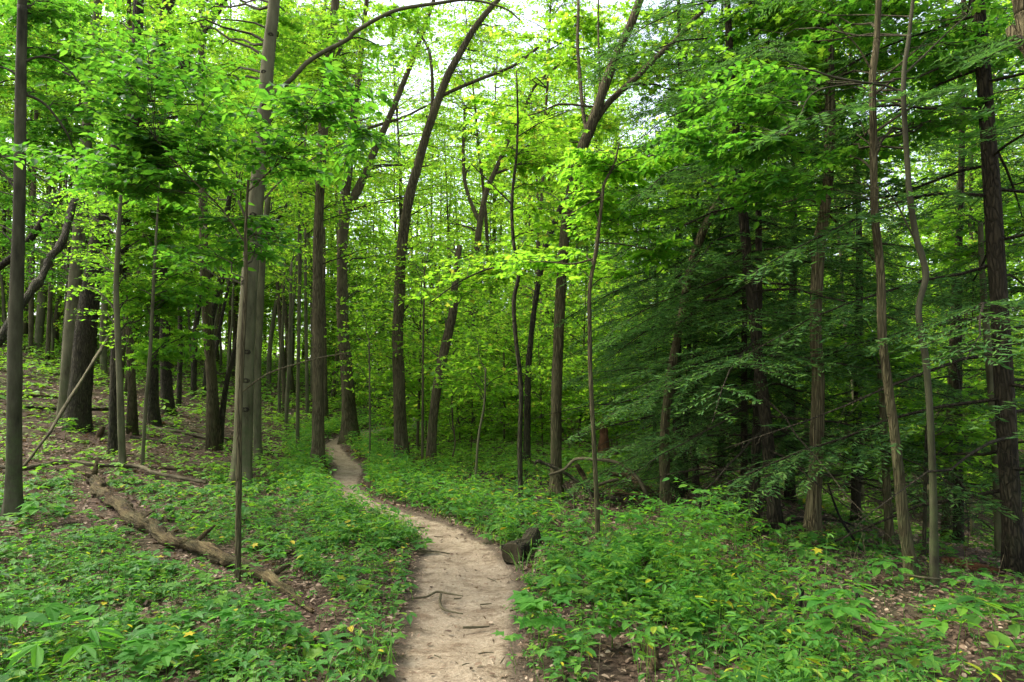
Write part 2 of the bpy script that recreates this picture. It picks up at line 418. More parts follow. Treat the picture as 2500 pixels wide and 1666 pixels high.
# path strip
cs = np.linspace(-.16, 1.16, 23)
pv = PL[:, None] * (1 - cs[None, :, None]) + PR[:, None] * cs[None, :, None]
pz = terr(pv[..., 0], pv[..., 1]) - .018 + .03 * (fbm(pv[..., 0] * 5, pv[..., 1] * 5, 3) - .5) - .02 * (1 - (2 * cs[None] - 1) ** 2)
pV = np.concatenate([pv, pz[..., None]], -1).reshape(-1, 3)
a, b = pv.shape[:2]
i = np.arange(a - 1)[:, None] * b; k = np.arange(b - 1)[None]
Q = np.stack([i + k, i + k + 1, i + b + k + 1, i + b + k], -1).reshape(-1, 4)
pme = mesh('dirt_path', pV, Q.ravel(), [4] * len(Q), path_mat(), None, True)
at = pme.attributes.new('edge', 'FLOAT', 'POINT')
at.data.foreach_set('value', np.tile(np.abs(2 * cs - 1), (a, 1)).ravel().astype(np.float32))
tag(link('path', pme), 'pale sandy dirt footpath winding between the green plants', 'path', None, 'structure')

# ------------------------------------------------------------------ trees
TWIG = B['twig']

def px3(px, py, Y): return np.array([(px - CX) / F * Y, Y, CAMH - (py - HY) / F * Y])

def branches_to(targets, S, SR, g, rg, cr, nt, thick=1., m=0):
    "curved branches from the nearest fitting stem sample to each target; returns the twigs round every branch end"
    TP, TD, TL = [], [], []
    for t in targets:
        d = np.linalg.norm(S - t, axis=1); hd = np.hypot(S[:, 0] - t[0], S[:, 1] - t[1])
        cost = d + 1.6 * np.maximum(0, S[:, 2] - (t[2] - .3 * hd)) + rg.uniform(0, .25 * cr, len(S))
        q = int(np.argmin(cost)); s0 = S[q]; ln = d[q]
        mid = (s0 + t) / 2 + Z * (.10 * ln) + rg.normal(0, .05 * ln, 3)
        u = np.linspace(0, 1, 7)[:, None]
        P = (1 - u) ** 2 * s0 + 2 * u * (1 - u) * mid + u ** 2 * t
        P[1:-1] += rg.normal(0, .015 * ln, (5, 3))
        r0 = min(SR[q] * .45, .007 * ln + .005) * thick
        tube(g, P, np.linspace(r0, min(.004 * thick, r0), 7), 4, m, cap=False)
        ax = nrm(P[-1] - P[3]); hz = ax * (1, 1, .35)
        hz = nrm(hz + rg.normal(0, .08, 3)); sd = nrm(np.cross(Z, hz))
        f = np.sort(rg.uniform(max(0, 1 - 1.6 * cr / max(ln, .1)), 1, nt)); f[-1] = 1
        base = (1 - f[:, None]) ** 2 * s0 + 2 * f[:, None] * (1 - f[:, None]) * mid + f[:, None] ** 2 * t
        sg = np.where(np.arange(nt) % 2 == 0, 1., -1.); sg[-1] = 0
        an = rg.uniform(.5, 1.35, nt) * sg
        D = hz[None] * np.cos(an)[:, None] + sd[None] * np.sin(an)[:, None]
        D[:, 2] += rg.normal(.0, .16, nt); D = nrm(D)
        TP.append(base); TD.append(D); TL.append(cr * rg.uniform(.45, 1.05, nt))
    return np.vstack(TP), np.vstack(TD), np.concatenate(TL)

def ellipsoid(c, r, n, rg):
    v = nrm(rg.normal(size=(n, 3))) * rg.uniform(.15, 1, (n, 1)) ** .5
    return np.asarray(c) + v * np.asarray(r)

def foliage(root, org, targets, S, SR, rg, cr, nt, nl, ls, leaf, tmpl, twigr=.003, thick=1., flat=.38):
    g = Geo()
    TP, TD, TL = branches_to(targets, S, SR, g, rg, cr, nt, thick, 1)
    prisms(g, TP, TP + TD * TL[:, None] - Z * (.08 * TL[:, None]), twigr, twigr * .5, 1)
    twig_leaves(g, TP, TD, TL, nl, ls * (.88 if tmpl is RHOMB else 1.), tmpl, rg, flat if org[1] < 10 else .75)
    g.obj('crown', [leaf, TWIG], root, org)

def tree(name, label, cat, bark, pts, limbs=(), blobs=(), leaf='canopy', tmpl=None, group=None, dens=.62, ls=None, cr=None, lean=None, seed=None, top=3., flare=True, dY=None, knots=None, limbmat=None):
    rg = np.random.default_rng(seed if seed is not None else abs(hash(label)) % 1 + len(label) * 31 + int(pts[0][0]) * 7 + int(pts[0][1]))
    b = ground(pts[0][0], pts[0][1]); Y0 = dY or b[1]
    if dY: b = np.array([(pts[0][0] - CX) / F * dY, dY, float(terr((pts[0][0] - CX) / F * dY, dY))])
    lean = rg.uniform(-.05, .05) if lean is None else lean
    P, Rd = [], []
    for px, py, w in pts:
        z = CAMH - (py - HY) / F * Y0; Y = Y0 + lean * (z - b[2])
        P.append(px3(px, py, Y)); Rd.append(w * .43 / F * Y)
    P = np.array(P); P[0] = b; Rd = np.array(Rd)
    if pts[-1][1] <= 5 and top:
        d = nrm(P[-1] - P[-2]); P = np.vstack([P, P[-1] + d * top]); Rd = np.append(Rd, Rd[-1] * .6)
    d0 = nrm(P[1] - P[0]); P = np.vstack([P[0] - d0 * .12, P]); Rd = np.append(Rd[0], Rd)
    nseg = 8
    Pc = catmull(P, nseg); Rc = np.interp(np.linspace(0, len(Rd) - 1, len(Pc)), np.arange(len(Rd)), Rd)
    root = empty(name, b, label, cat, group)
    near_ = Y0 < 16
    big = Rd.max() > .06
    g = Geo(); tube(g, Pc, Rc, 18 if near_ and big else 10, 0, .16 if bark in ('dark', 'shaggy', 'brown', 'hem') else .10, rg.uniform(0, 9), b[2] if flare and big else None)
    tr = g.obj('trunk', B[bark], root, b, True)
    S, SR = [Pc], [Rc]
    for lb in limbs:
        q = np.argmin(np.hypot(CX + Pc[:, 0] / Pc[:, 1] * F - lb[0][0], HY - (Pc[:, 2] - CAMH) / Pc[:, 1] * F - lb[0][1]))
        Ya = Pc[q, 1]; sl = rg.uniform(-.25, .45); p0 = np.array(lb[0][:2], float); LP, LR = [], []
        for px, py, w in lb:
            Y = Ya + sl * np.hypot(px - p0[0], py - p0[1]) / F * Ya
            LP.append(px3(px, py, Y)); LR.append(w * .45 / F * Y)
        LP[0] = Pc[q] * .85 + np.array(LP[0]) * .15
        if lb[-1][1] <= 5 or lb[-1][0] < 0: LP.append(LP[-1] + nrm(LP[-1] - LP[-2]) * 1.5); LR.append(LR[-1] * .5)
        lc = catmull(np.array(LP), 7); lr = np.interp(np.linspace(0, len(LR) - 1, len(lc)), np.arange(len(LR)), LR)
        g = Geo(); tube(g, lc, lr, 8, 0, .10, rg.uniform(0, 9)); g.obj('limb', B[limbmat or bark], root, b, True)
        S.append(lc); SR.append(lr)
    if knots:
        for py, side in knots:
            q = np.argmin(np.abs(HY - (Pc[:, 2] - CAMH) / Pc[:, 1] * F - py)); c = Pc[q]; r = Rc[q]
            an = side; o = np.array([math.sin(an), -math.cos(an), 0.]); t = np.array([o[1], -o[0], 0])
            kg = Geo(); aa = np.linspace(0, 2 * math.pi, 12, endpoint=False); VV = []
            for sc, h in ((1.25, -.004), (1., .014), (.6, .016), (.3, .002), (.01, -.004)):
                VV.append(c + o * (r * .93 + h) + .34 * r * sc * (np.cos(aa)[:, None] * t * 1.15 + np.sin(aa)[:, None] * Z * .75))
            VV = np.vstack(VV); ii = np.arange(4)[:, None] * 12; kk = np.arange(12)[None]; k2 = (kk + 1) % 12
            kg.quads(VV, np.stack([ii + kk, ii + k2, ii + 12 + k2, ii + 12 + kk], -1).reshape(-1, 4))
            kg.obj('knot', B['dark'], tr, b, True).matrix_parent_inverse.identity()
    if blobs:
        S = np.vstack(S); SR = np.concatenate(SR); keep = S[:, 2] > b[2] + .5; S, SR = S[keep], SR[keep]
        T = []
        for bl in blobs:
            cx, cy, rx, ry, n_ = bl[:5]; off = bl[5] if len(bl) > 5 else .10 * Y0
            Yb = Y0 + off; c = px3(cx, cy, Yb); k_ = Yb / F
            T.append(ellipsoid(c, (rx * k_, max(rx * k_ * .75, .8), ry * k_), max(2, int(n_ * dens)), rg))
        T = np.vstack(T); T = T[T[:, 2] > terr(T[:, 0], T[:, 1]) + .3]
        lsz = ls or (.064 + .0022 * Y0); crr = cr or (.5 + .022 * Y0)
        foliage(root, b, T, S, SR, rg, crr, 12, 12, lsz, L[leaf], tmpl or (MAPLE if Y0 < 12 else RHOMB), .0025 + .00012 * Y0)
    return root

# ---- left foreground and left slope
tree('maple_tree', 'straight dark slim tree at the left edge of the photo with thin bare side limbs', 'tree', 'darkgrey',
     [(32, 1266, 46), (35, 1050, 38), (37, 816, 36), (46, 542, 31), (50, 300, 28), (54, 30, 24), (55, -20, 23)],
     [[(52, 165, 7), (90, 140, 6), (125, 143, 5), (165, 168, 4), (230, 250, 3)], [(46, 190, 7), (20, 170, 5), (-20, 158, 4)],
      [(60, 215, 8), (110, 255, 7), (160, 320, 6), (178, 360, 4)]],
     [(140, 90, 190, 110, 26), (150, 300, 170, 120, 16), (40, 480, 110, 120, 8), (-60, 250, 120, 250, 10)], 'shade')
tree('beech_tree', 'pale smooth grey trunk just left of and behind the broad rough dark trunk', 'tree', 'grey',
     [(155, 1027, 32), (172, 816, 35), (187, 650, 34), (210, 350, 30), (228, 150, 25), (240, -10, 22)],
     [], [(180, 120, 230, 150, 50), (110, 420, 190, 150, 40), (130, 620, 150, 90, 18)], 'shade')
tree('oak_tree', 'broadest dark rough-barked trunk on the left slope', 'tree', 'dark',
     [(190, 1049, 62), (209, 816, 55), (233, 650, 49), (258, 490, 45), (285, 380, 42), (350, 230, 40), (398, 110, 40), (415, -10, 34)],
     [[(370, 190, 26), (438, 173, 24), (470, 110, 24), (520, 40, 22), (560, -25, 18)], [(250, 560, 22), (170, 470, 20), (120, 520, 20), (60, 600, 18), (-10, 660, 18)]],
     [(430, 90, 240, 120, 46), (330, 300, 180, 120, 22), (560, 250, 160, 130, 22)], 'under')
tree('oak_tree', 'upright dark trunk standing right behind a thin pale trunk on the left slope', 'tree', 'dark',
     [(277, 1112, 30), (285, 816, 27), (302, 600, 28), (312, 430, 28), (330, 200, 28), (338, 20, 27), (340, -20, 26)], [],
     [(340, 140, 200, 150, 34), (260, 500, 150, 150, 20), (330, 660, 120, 80, 9)], 'under')
tree('young_beech', 'thin pale grey trunk in front of the upright dark trunk on the left slope', 'tree', 'grey',
     [(299, 1148, 20), (293, 950, 18), (288, 830, 16), (284, 700, 14), (290, 560, 11), (300, 400, 8)], [],
     [(300, 520, 130, 160, 22), (220, 680, 130, 110, 14), (330, 760, 110, 70, 10)], 'under')
tree('maple_sapling', 'thin sapling left of centre slope whose maple leaves hang in a low clump', 'sapling', 'grey',
     [(347, 1146, 10), (355, 1000, 10), (366, 870, 10), (372, 760, 9), (380, 600, 7), (390, 430, 4)], [],
     [(410, 800, 70, 60, 7), (420, 640, 150, 120, 16), (400, 480, 150, 110, 16), (320, 700, 100, 60, 6)], 'under', MAPLE, ls=.115, dens=.9)
tree('oak_tree', 'dark upright trunk behind the hanging maple leaf clump on the left slope', 'tree', 'dark',
     [(374, 1041, 30), (375, 816, 28), (385, 650, 27), (392, 480, 25), (400, 300, 22)], [], [(390, 420, 190, 160, 40), (440, 640, 150, 90, 20)], 'under')
tree('oak_tree', 'reddish dark trunk beside and right of the dark trunk behind the maple clump', 'tree', 'hem',
     [(409, 1011, 33), (404, 850, 30), (398, 740, 28), (396, 600, 26), (400, 420, 22)], [], [(420, 520, 160, 140, 24)], 'under')
SL = 'slim dark trunks up the left slope'
for j, (lab, p) in enumerate([
    ('slim dark trunk with a slight bend right of the reddish dark trunk', [(436, 992, 15), (440, 870, 13), (440, 730, 13), (445, 560, 11)]),
    ('slim trunk that turns pale where it leans right on the left slope', [(472, 968, 17), (477, 816, 15), (489, 730, 15), (508, 690, 16), (531, 612, 13), (560, 480, 10)]),
    ('dark slope trunk tilting right and forking from a leaning neighbour', [(501, 968, 21), (513, 820, 18), (521, 755, 17), (547, 640, 15), (560, 470, 12)]),
    ('very thin black slope trunk bare to its foot below fallen logs', [(512, 1049, 11), (520, 900, 11), (533, 825, 10), (547, 748, 9), (580, 600, 6)]),
    ('curved black slope trunk leaning right behind the grey beech', [(537, 1098, 17), (549, 960, 15), (574, 850, 12), (600, 740, 11), (650, 590, 9), (700, 500, 7)])]):
    tree('slim_tree', lab, 'tree', 'dark', p, [], [(p[-1][0], p[-1][1], 120, 110, 14)], 'under', group=SL, flare=False)

tree('beech_tree', 'tall grey beech left of the path with dark knots and a mossy base', 'tree', 'grey',
     [(588, 1187, 54), (596, 1000, 50), (601, 816, 48), (612, 650, 45), (626, 488, 42), (642, 325, 38), (653, 163, 36), (667, 30, 33), (672, -40, 32)],
     [[(664, 243, 14), (705, 200, 12), (759, 146, 12), (846, 98, 11), (870, 76, 11), (963, 27, 10), (1071, 8, 9), (1147, 0, 7), (1230, 20, 5), (1270, 50, 4)],
      [(604, 575, 8), (590, 510, 7), (569, 466, 6), (530, 400, 5), (504, 374, 4), (470, 330, 3)],
      [(640, 505, 6), (683, 444, 5), (726, 412, 5), (797, 369, 4), (850, 345, 3)],
      [(606, 600, 5), (560, 590, 4), (500, 555, 4), (470, 520, 3)]],
     [(560, 90, 190, 110, 24, 2.), (760, 90, 150, 90, 14, 1.5), (520, 330, 120, 90, 10), (790, 390, 110, 50, 8), (1000, 60, 160, 60, 10)], 'under',
     knots=[(440, -.4), (520, .1), (610, .5), (700, -.3), (90, .35), (180, -.2), (260, .3), (860, .5), (930, .45), (1010, .5), (345, -.5)])
tree('maple_sapling', 'slender sapling with large leaves rising from behind the long rotten log', 'sapling', 'brown',
     [(580, 1420, 17), (583, 1180, 17), (585, 1000, 15), (592, 850, 14), (600, 700, 12), (600, 560, 9), (606, 440, 6)],
     [[(596, 955, 5), (650, 915, 5), (720, 890, 4), (790, 872, 4), (850, 862, 3)], [(602, 600, 5), (540, 510, 4), (450, 420, 4), (380, 340, 3)],
      [(604, 470, 4), (680, 400, 4), (780, 320, 3), (900, 290, 3)]],
     [(380, 270, 230, 150, 26, .3), (420, 520, 230, 200, 17, .6), (860, 290, 150, 40, 12, -.2), (330, 140, 200, 90, 14, .6), (240, 420, 110, 90, 9, .4), (700, 360, 80, 30, 5, .2)],
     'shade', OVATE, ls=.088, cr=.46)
tree('beech_tree', 'grey trunk half hidden behind and right of the knotty grey beech', 'tree', 'grey',
     [(629, 1132, 24), (628, 900, 21), (632, 816, 21), (640, 650, 19), (655, 480, 16)], [], [(650, 560, 130, 140, 18)], 'canopy')
for lab, p in [
    ('thin dark pole left of the path with a slight crook at its foot', [(697, 1054, 10), (703, 950, 10), (706, 850, 9), (712, 640, 7)]),
    ('straight thin pole left of the tall straight brown tree', [(726, 1103, 11), (728, 900, 10), (732, 650, 11), (732, 542, 11), (736, 440, 9)]),
    ('thin grey pole touching the left side of the straight brown tree', [(751, 1022, 10), (748, 850, 10), (746, 700, 9), (745, 560, 7)]),
    ('thin grey pole just right of the half hidden grey trunk', [(683, 1027, 10), (682, 920, 9), (690, 800, 8), (695, 640, 6)]),
    ('short-looking dark pole high on the slope behind the grey beech', [(656, 946, 15), (658, 860, 13), (668, 780, 12), (690, 650, 9)])]:
    tree('pole_tree', lab, 'tree', 'grey', p, [], [(p[-1][0], p[-1][1], 110, 110, 14)], 'canopy', group='thin pole trees left of the path', flare=False)
tree('tulip_tree', 'tall straight brown tree on the left side of the path bend', 'tree', 'brown',
     [(775, 1156, 40), (777, 1050, 33), (776, 816, 31), (775, 650, 28), (783, 434, 26), (794, 244, 25), (808, 108, 24), (820, -10, 22)],
     [[(800, 180, 10), (818, 150, 9), (835, 108, 8), (850, 60, 6)]],
     [(800, 110, 190, 140, 34), (740, 420, 120, 90, 12), (860, 560, 110, 90, 10)], 'canopy')
tree('ash_tree', 'large double-stemmed tree in the path bend, its second stem leaning right', 'tree', 'brown',
     [(856, 1084, 46), (846, 900, 36), (835, 759, 33), (838, 542, 30), (851, 406, 26), (868, 244, 20), (877, 190, 17), (884, 100, 14), (897, -10, 12)],
     [[(850, 520, 24), (870, 470, 24), (887, 434, 22), (914, 369, 20), (941, 309, 18), (979, 217, 15), (1011, 136, 14), (1039, 60, 12), (1062, -10, 10)],
      [(866, 200, 10), (852, 165, 10), (832, 119, 8), (815, 70, 6)], [(930, 335, 9), (984, 287, 8), (1017, 271, 6), (1060, 250, 4)]],
     [(890, 130, 200, 150, 34), (1000, 420, 140, 110, 14), (880, 640, 120, 100, 10), (780, 330, 120, 100, 12)], 'canopy')
tree('cherry_tree', 'dark trunk right of the path bend curving up and to the right', 'tree', 'brown',
     [(982, 1132, 42), (976, 1000, 34), (971, 816, 31), (976, 705, 31), (982, 596, 29), (998, 488, 27), (1022, 396, 25), (1049, 304, 23), (1087, 200, 21), (1120, 136, 19), (1158, 70, 17), (1201, 16, 14), (1235, -20, 12)],
     [[(1075, 240, 10), (1120, 215, 10), (1169, 195, 9), (1260, 157, 8), (1342, 92, 7), (1410, 40, 5)], [(1050, 300, 11), (1056, 240, 10), (1049, 130, 8), (1020, 80, 7), (1000, 62, 5)]],
     [(1140, 90, 190, 110, 26), (1080, 330, 140, 90, 12), (1010, 620, 140, 110, 12), (930, 800, 90, 90, 8), (1200, 170, 130, 80, 12)], 'canopy')
tree('cherry_tree', 'leaning trunk right of the curving dark trunk, upper part lost in leaves', 'tree', 'brown',
     [(1052, 1146, 32), (1057, 1033, 26), (1071, 924, 27), (1087, 849, 27), (1095, 813, 27), (1106, 759, 25), (1112, 683, 20), (1122, 600, 14)], [],
     [(1110, 650, 110, 120, 14), (1060, 840, 110, 70, 8)], 'canopy')
tree('ash_tree', 'forked trunk in the centre distance with two spreading stems', 'tree', 'brown',
     [(1133, 1035, 26), (1141, 897, 22), (1150, 813, 20), (1160, 650, 18), (1174, 531, 17), (1190, 461, 16), (1217, 401, 14), (1244, 336, 12), (1275, 280, 10), (1310, 206, 8), (1402, 130, 6)],
     [[(1172, 540, 12), (1158, 515, 11), (1136, 450, 10), (1131, 369, 9), (1136, 260, 7)], [(1215, 430, 8), (1260, 405, 6), (1330, 370, 5), (1400, 330, 4)]],
     [(1200, 330, 190, 140, 40), (1150, 560, 130, 110, 16)], 'canopy')
tree('crooked_sapling', 'thin crooked dark stem left of the large central trunk', 'sapling', 'dark',
     [(1272, 1243, 15), (1269, 1087, 14), (1272, 951, 13), (1258, 813, 12), (1255, 732, 12), (1266, 667, 11), (1253, 585, 10), (1250, 488, 9), (1261, 379, 7), (1264, 290, 6), (1261, 173, 4)],
     [[(1266, 660, 6), (1200, 655, 5), (1120, 690, 4), (1050, 740, 3)], [(1256, 500, 5), (1210, 460, 4), (1150, 400, 3)], [(1264, 330, 4), (1320, 300, 3), (1390, 270, 3)]],
     [(1260, 330, 160, 90, 16), (1160, 660, 150, 60, 12), (1330, 480, 110, 80, 8), (1290, 620, 100, 50, 6)], 'canopy', MAPLE)
tree('leaning_tree', 'dark trunk leaning right just behind the crooked thin stem', 'tree', 'dark',
     [(1286, 1142, 22), (1289, 924, 18), (1296, 830, 16), (1304, 759, 15), (1318, 670, 17), (1334, 596, 19), (1364, 520, 17), (1400, 440, 14)], [],
     [(1380, 430, 130, 110, 16), (1300, 700, 90, 90, 8)], 'canopy')
tree('oak_tree', 'large dark central trunk that forks high up into two spreading limbs', 'tree', 'brown',
     [(1357, 1219, 44), (1358, 1141, 33), (1358, 979, 30), (1364, 816, 30), (1375, 623, 30), (1385, 531, 30), (1402, 434, 30), (1418, 374, 31), (1445, 304, 31), (1472, 222, 27), (1505, 136, 25), (1543, 54, 25), (1566, -10, 23)],
     [[(1450, 305, 22), (1488, 249, 18), (1553, 190, 17), (1602, 141, 16), (1645, 103, 14), (1693, 49, 12), (1765, -10, 9)],
      [(1432, 335, 10), (1423, 271, 10), (1416, 190, 10), (1410, 108, 9), (1412, 33, 8), (1412, -10, 7)], [(1460, 255, 6), (1464, 206, 6), (1461, 90, 5), (1461, -5, 4)],
      [(1420, 249, 6), (1370, 255, 6), (1326, 271, 4), (1270, 290, 3)]],
     [(1400, 110, 170, 100, 16), (1640, 150, 170, 110, 18), (1480, 360, 170, 70, 14), (1380, 520, 150, 70, 10), (1560, 40, 130, 60, 8), (1420, 640, 130, 70, 8)], 'canopy', MAPLE)
tree('grey_tree', 'pale grey trunk standing further back right of the large central trunk', 'tree', 'grey',
     [(1396, 1008, 20), (1394, 816, 17), (1396, 705, 16), (1413, 542, 14), (1430, 450, 12)], [], [(1430, 430, 150, 130, 22), (1400, 650, 110, 100, 10)], 'canopy')
tree('maple_sapling', 'thin bare sapling right of the large central trunk with leaves high up', 'sapling', 'brown',
     [(1461, 1330, 15), (1453, 1141, 13), (1442, 924, 13), (1440, 816, 12), (1440, 705, 11), (1456, 607, 11), (1470, 488, 9), (1475, 450, 8), (1499, 401, 6), (1512, 350, 4)],
     [[(1448, 632, 6), (1396, 645, 5), (1340, 640, 4), (1288, 640, 3)], [(1462, 591, 5), (1510, 596, 4), (1590, 610, 3)], [(1472, 480, 4), (1430, 500, 3), (1380, 530, 3)]],
     [(1560, 400, 170, 60, 16), (1480, 440, 150, 70, 12), (1350, 640, 120, 35, 8), (1580, 610, 90, 50, 7), (1440, 540, 120, 40, 8)], 'under', OVATE, ls=.095, cr=.42)
# ---- right side hardwoods
tree('leaning_tree', 'brown trunk at the hemlocks\' left edge that leans right and is cut off short', 'tree', 'brown',
     [(1625, 1252, 34), (1622, 1060, 27), (1640, 900, 24), (1661, 786, 22), (1685, 660, 22), (1715, 569, 24), (1748, 504, 24), (1765, 470, 20)],
     [[(1655, 800, 9), (1700, 750, 8), (1760, 700, 6), (1800, 680, 4)]], [(1760, 420, 150, 90, 12), (1640, 480, 110, 90, 10)], 'under')
tree('shagbark_tree', 'pale shaggy trunk with a burl on its left side right of the hemlocks', 'tree', 'shaggy',
     [(1981, 1322, 50), (1988, 1222, 40), (1994, 1087, 37), (1997, 924, 34), (1992, 816, 33), (1994, 705, 33), (1996, 640, 35), (1998, 605, 36), (2013, 515, 30), (2024, 406, 29), (2027, 271, 27), (2024, 136, 24), (2030, 20, 22), (2032, -20, 22)],
     [[(1990, 620, 22), (1978, 604, 20), (1972, 596, 13)], [(2010, 500, 7), (1960, 485, 5), (1900, 500, 4)], [(2014, 520, 6), (2080, 580, 5), (2140, 640, 4)]],
     [(2020, 100, 230, 130, 20), (1860, 180, 180, 140, 18)], 'under', MAPLE)
tree('maple_tree', 'straight dark trunk leaning slightly left between the shaggy trunk and the crooked stem', 'tree', 'brown',
     [(2225, 1414, 40), (2216, 1340, 32), (2203, 1250, 29), (2187, 1087, 26), (2170, 951, 24), (2154, 816, 24), (2149, 650, 22), (2135, 515, 20), (2132, 325, 19), (2130, 190, 19), (2140, 108, 18), (2146, -10, 16)],
     [[(2133, 205, 6), (2180, 170, 5), (2240, 120, 4)], [(2133, 180, 5), (2090, 110, 4), (2040, 60, 3)]],
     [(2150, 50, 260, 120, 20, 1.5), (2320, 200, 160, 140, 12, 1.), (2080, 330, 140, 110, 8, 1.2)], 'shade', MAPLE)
tree('crooked_tree', 'crooked slender stem near the right edge sending a long bare branch left', 'tree', 'darkgrey',
     [(2281, 1436, 28), (2279, 1250, 20), (2273, 1060, 18), (2262, 897, 18), (2249, 813, 17), (2243, 748, 16), (2260, 678, 17), (2252, 630, 17), (2238, 585, 17), (2222, 488, 16), (2214, 379, 14), (2206, 244, 14), (2208, 163, 12), (2219, 92, 12), (2230, -10, 10)],
     [[(2205, 228, 7), (2170, 212, 7), (2138, 206, 6), (2040, 190, 6), (1986, 173, 5), (1930, 165, 3)], [(2212, 185, 6), (2262, 130, 5), (2317, 76, 4), (2370, 30, 3)],
      [(2060, 192, 5), (2000, 220, 4), (1950, 290, 3), (1920, 330, 3)], [(2222, 600, 5), (2190, 500, 4), (2160, 460, 3)]],
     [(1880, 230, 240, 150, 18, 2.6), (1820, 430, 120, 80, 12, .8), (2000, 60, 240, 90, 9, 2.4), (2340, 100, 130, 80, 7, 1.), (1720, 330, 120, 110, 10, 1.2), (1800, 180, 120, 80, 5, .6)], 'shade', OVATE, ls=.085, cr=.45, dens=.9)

# ---- background trunks, seen between the nearer trees
BG = [('left', [(92, 856, 21), (105, 700, 22), (112, 600, 18), (122, 480, 15)]), ('left', [(116, 882, 12), (121, 760, 11), (128, 600, 10)]),
      ('left', [(152, 920, 12), (158, 816, 11), (166, 690, 10), (172, 560, 8)]), ('left', [(254, 916, 19), (252, 816, 18), (258, 690, 16), (262, 560, 14)]),
      ('left', [(75, 870, 12), (78, 640, 14), (84, 380, 12), (90, 250, 10)]), ('left', [(8, 800, 9), (10, 600, 9), (12, 400, 8)]), ('left', [(25, 800, 11), (22, 620, 11), (24, 430, 9)]),
      ('left', [(560, 900, 12), (562, 760, 10), (575, 560, 9)]), ('left', [(330, 860, 13), (334, 720, 12), (340, 560, 10)]),
      ('left', [(455, 860, 11), (460, 720, 10), (470, 560, 9)]), ('left', [(205, 830, 10), (208, 700, 10), (214, 500, 9)]),
      ('centre', [(865, 954, 10), (866, 816, 9), (868, 690, 8)]), ('centre', [(925, 953, 13), (930, 860, 12), (938, 730, 10), (941, 650, 9)]),
      ('centre', [(1015, 930, 12), (1016, 820, 11), (1020, 690, 9)]), ('centre', [(1230, 975, 22), (1224, 816, 17), (1212, 759, 13), (1208, 640, 10)]),
      ('centre', [(1326, 1051, 9), (1322, 816, 7), (1320, 650, 6)]), ('centre', [(1231, 1089, 6), (1231, 960, 6), (1230, 850, 5)]),
      ('centre', [(1160, 1192, 8), (1168, 1070, 7), (1182, 990, 6), (1186, 900, 5)]), ('centre', [(1097, 1144, 5), (1111, 1085, 5), (1105, 1030, 5), (1103, 930, 4)]),
      ('centre', [(903, 1143, 5), (903, 1000, 5), (901, 830, 4)]), ('centre', [(1031, 1148, 8), (1032, 1000, 7), (1033, 850, 6), (1037, 640, 5)]),
      ('centre', [(1494, 900, 14), (1494, 650, 14), (1500, 500, 12)]), ('centre', [(1465, 870, 12), (1490, 760, 14), (1520, 660, 10)]),
      ('centre', [(1010, 870, 9), (985, 720, 9), (960, 620, 8)]), ('centre', [(1270, 900, 12), (1275, 760, 10), (1290, 560, 9)]),
      ('right', [(2172, 1332, 26), (2168, 1240, 22), (2160, 1100, 20), (2150, 900, 18)]), ('right', [(2255, 1360, 11), (2258, 1240, 10), (2262, 1050, 9)]),
      ('right', [(2442, 1360, 26), (2436, 1195, 24), (2420, 950, 20), (2400, 700, 16), (2393, 542, 13)]), ('right', [(2330, 1290, 8), (2340, 1180, 7), (2345, 1050, 6)]),
      ('right', [(1870, 960, 13), (1875, 800, 12), (1880, 600, 10)])]
BL = {'left': ('background trunk far up the left slope, slim and partly hidden by leaves', 'distant trunks up the left slope'),
      'centre': ('thin background trunk among bright leaves beyond the path', 'distant trunks beyond the path'),
      'right': ('dim background trunk down in the ravine behind the right-hand trees', 'distant trunks in the right ravine')}
for j, (s, p) in enumerate(BG):
    lf = {'left': 'under', 'centre': 'canopy', 'right': 'under'}[s]
    tree('background_tree', BL[s][0], 'tree', ['grey', 'brown', 'dark'][j % 3] if s != 'centre' else ['brown', 'grey'][j % 2], p, [],
         [(p[-1][0], p[-1][1] - 20, 100, 110, 14)], lf, group=BL[s][1], flare=False)

# ---- trunk of a tree outside the frame, coming in at the top right corner
tree('leaning_tree', 'pale knobbly trunk that enters only at the top right corner', 'tree', 'shaggy',
     [(2760, 1500, 60), (2680, 900, 54), (2590, 400, 50), (2530, 160, 46), (2498, 40, 42), (2480, -60, 40)], [[(2520, 120, 40), (2480, 85, 34), (2466, 68, 22)]], [], flare=True)

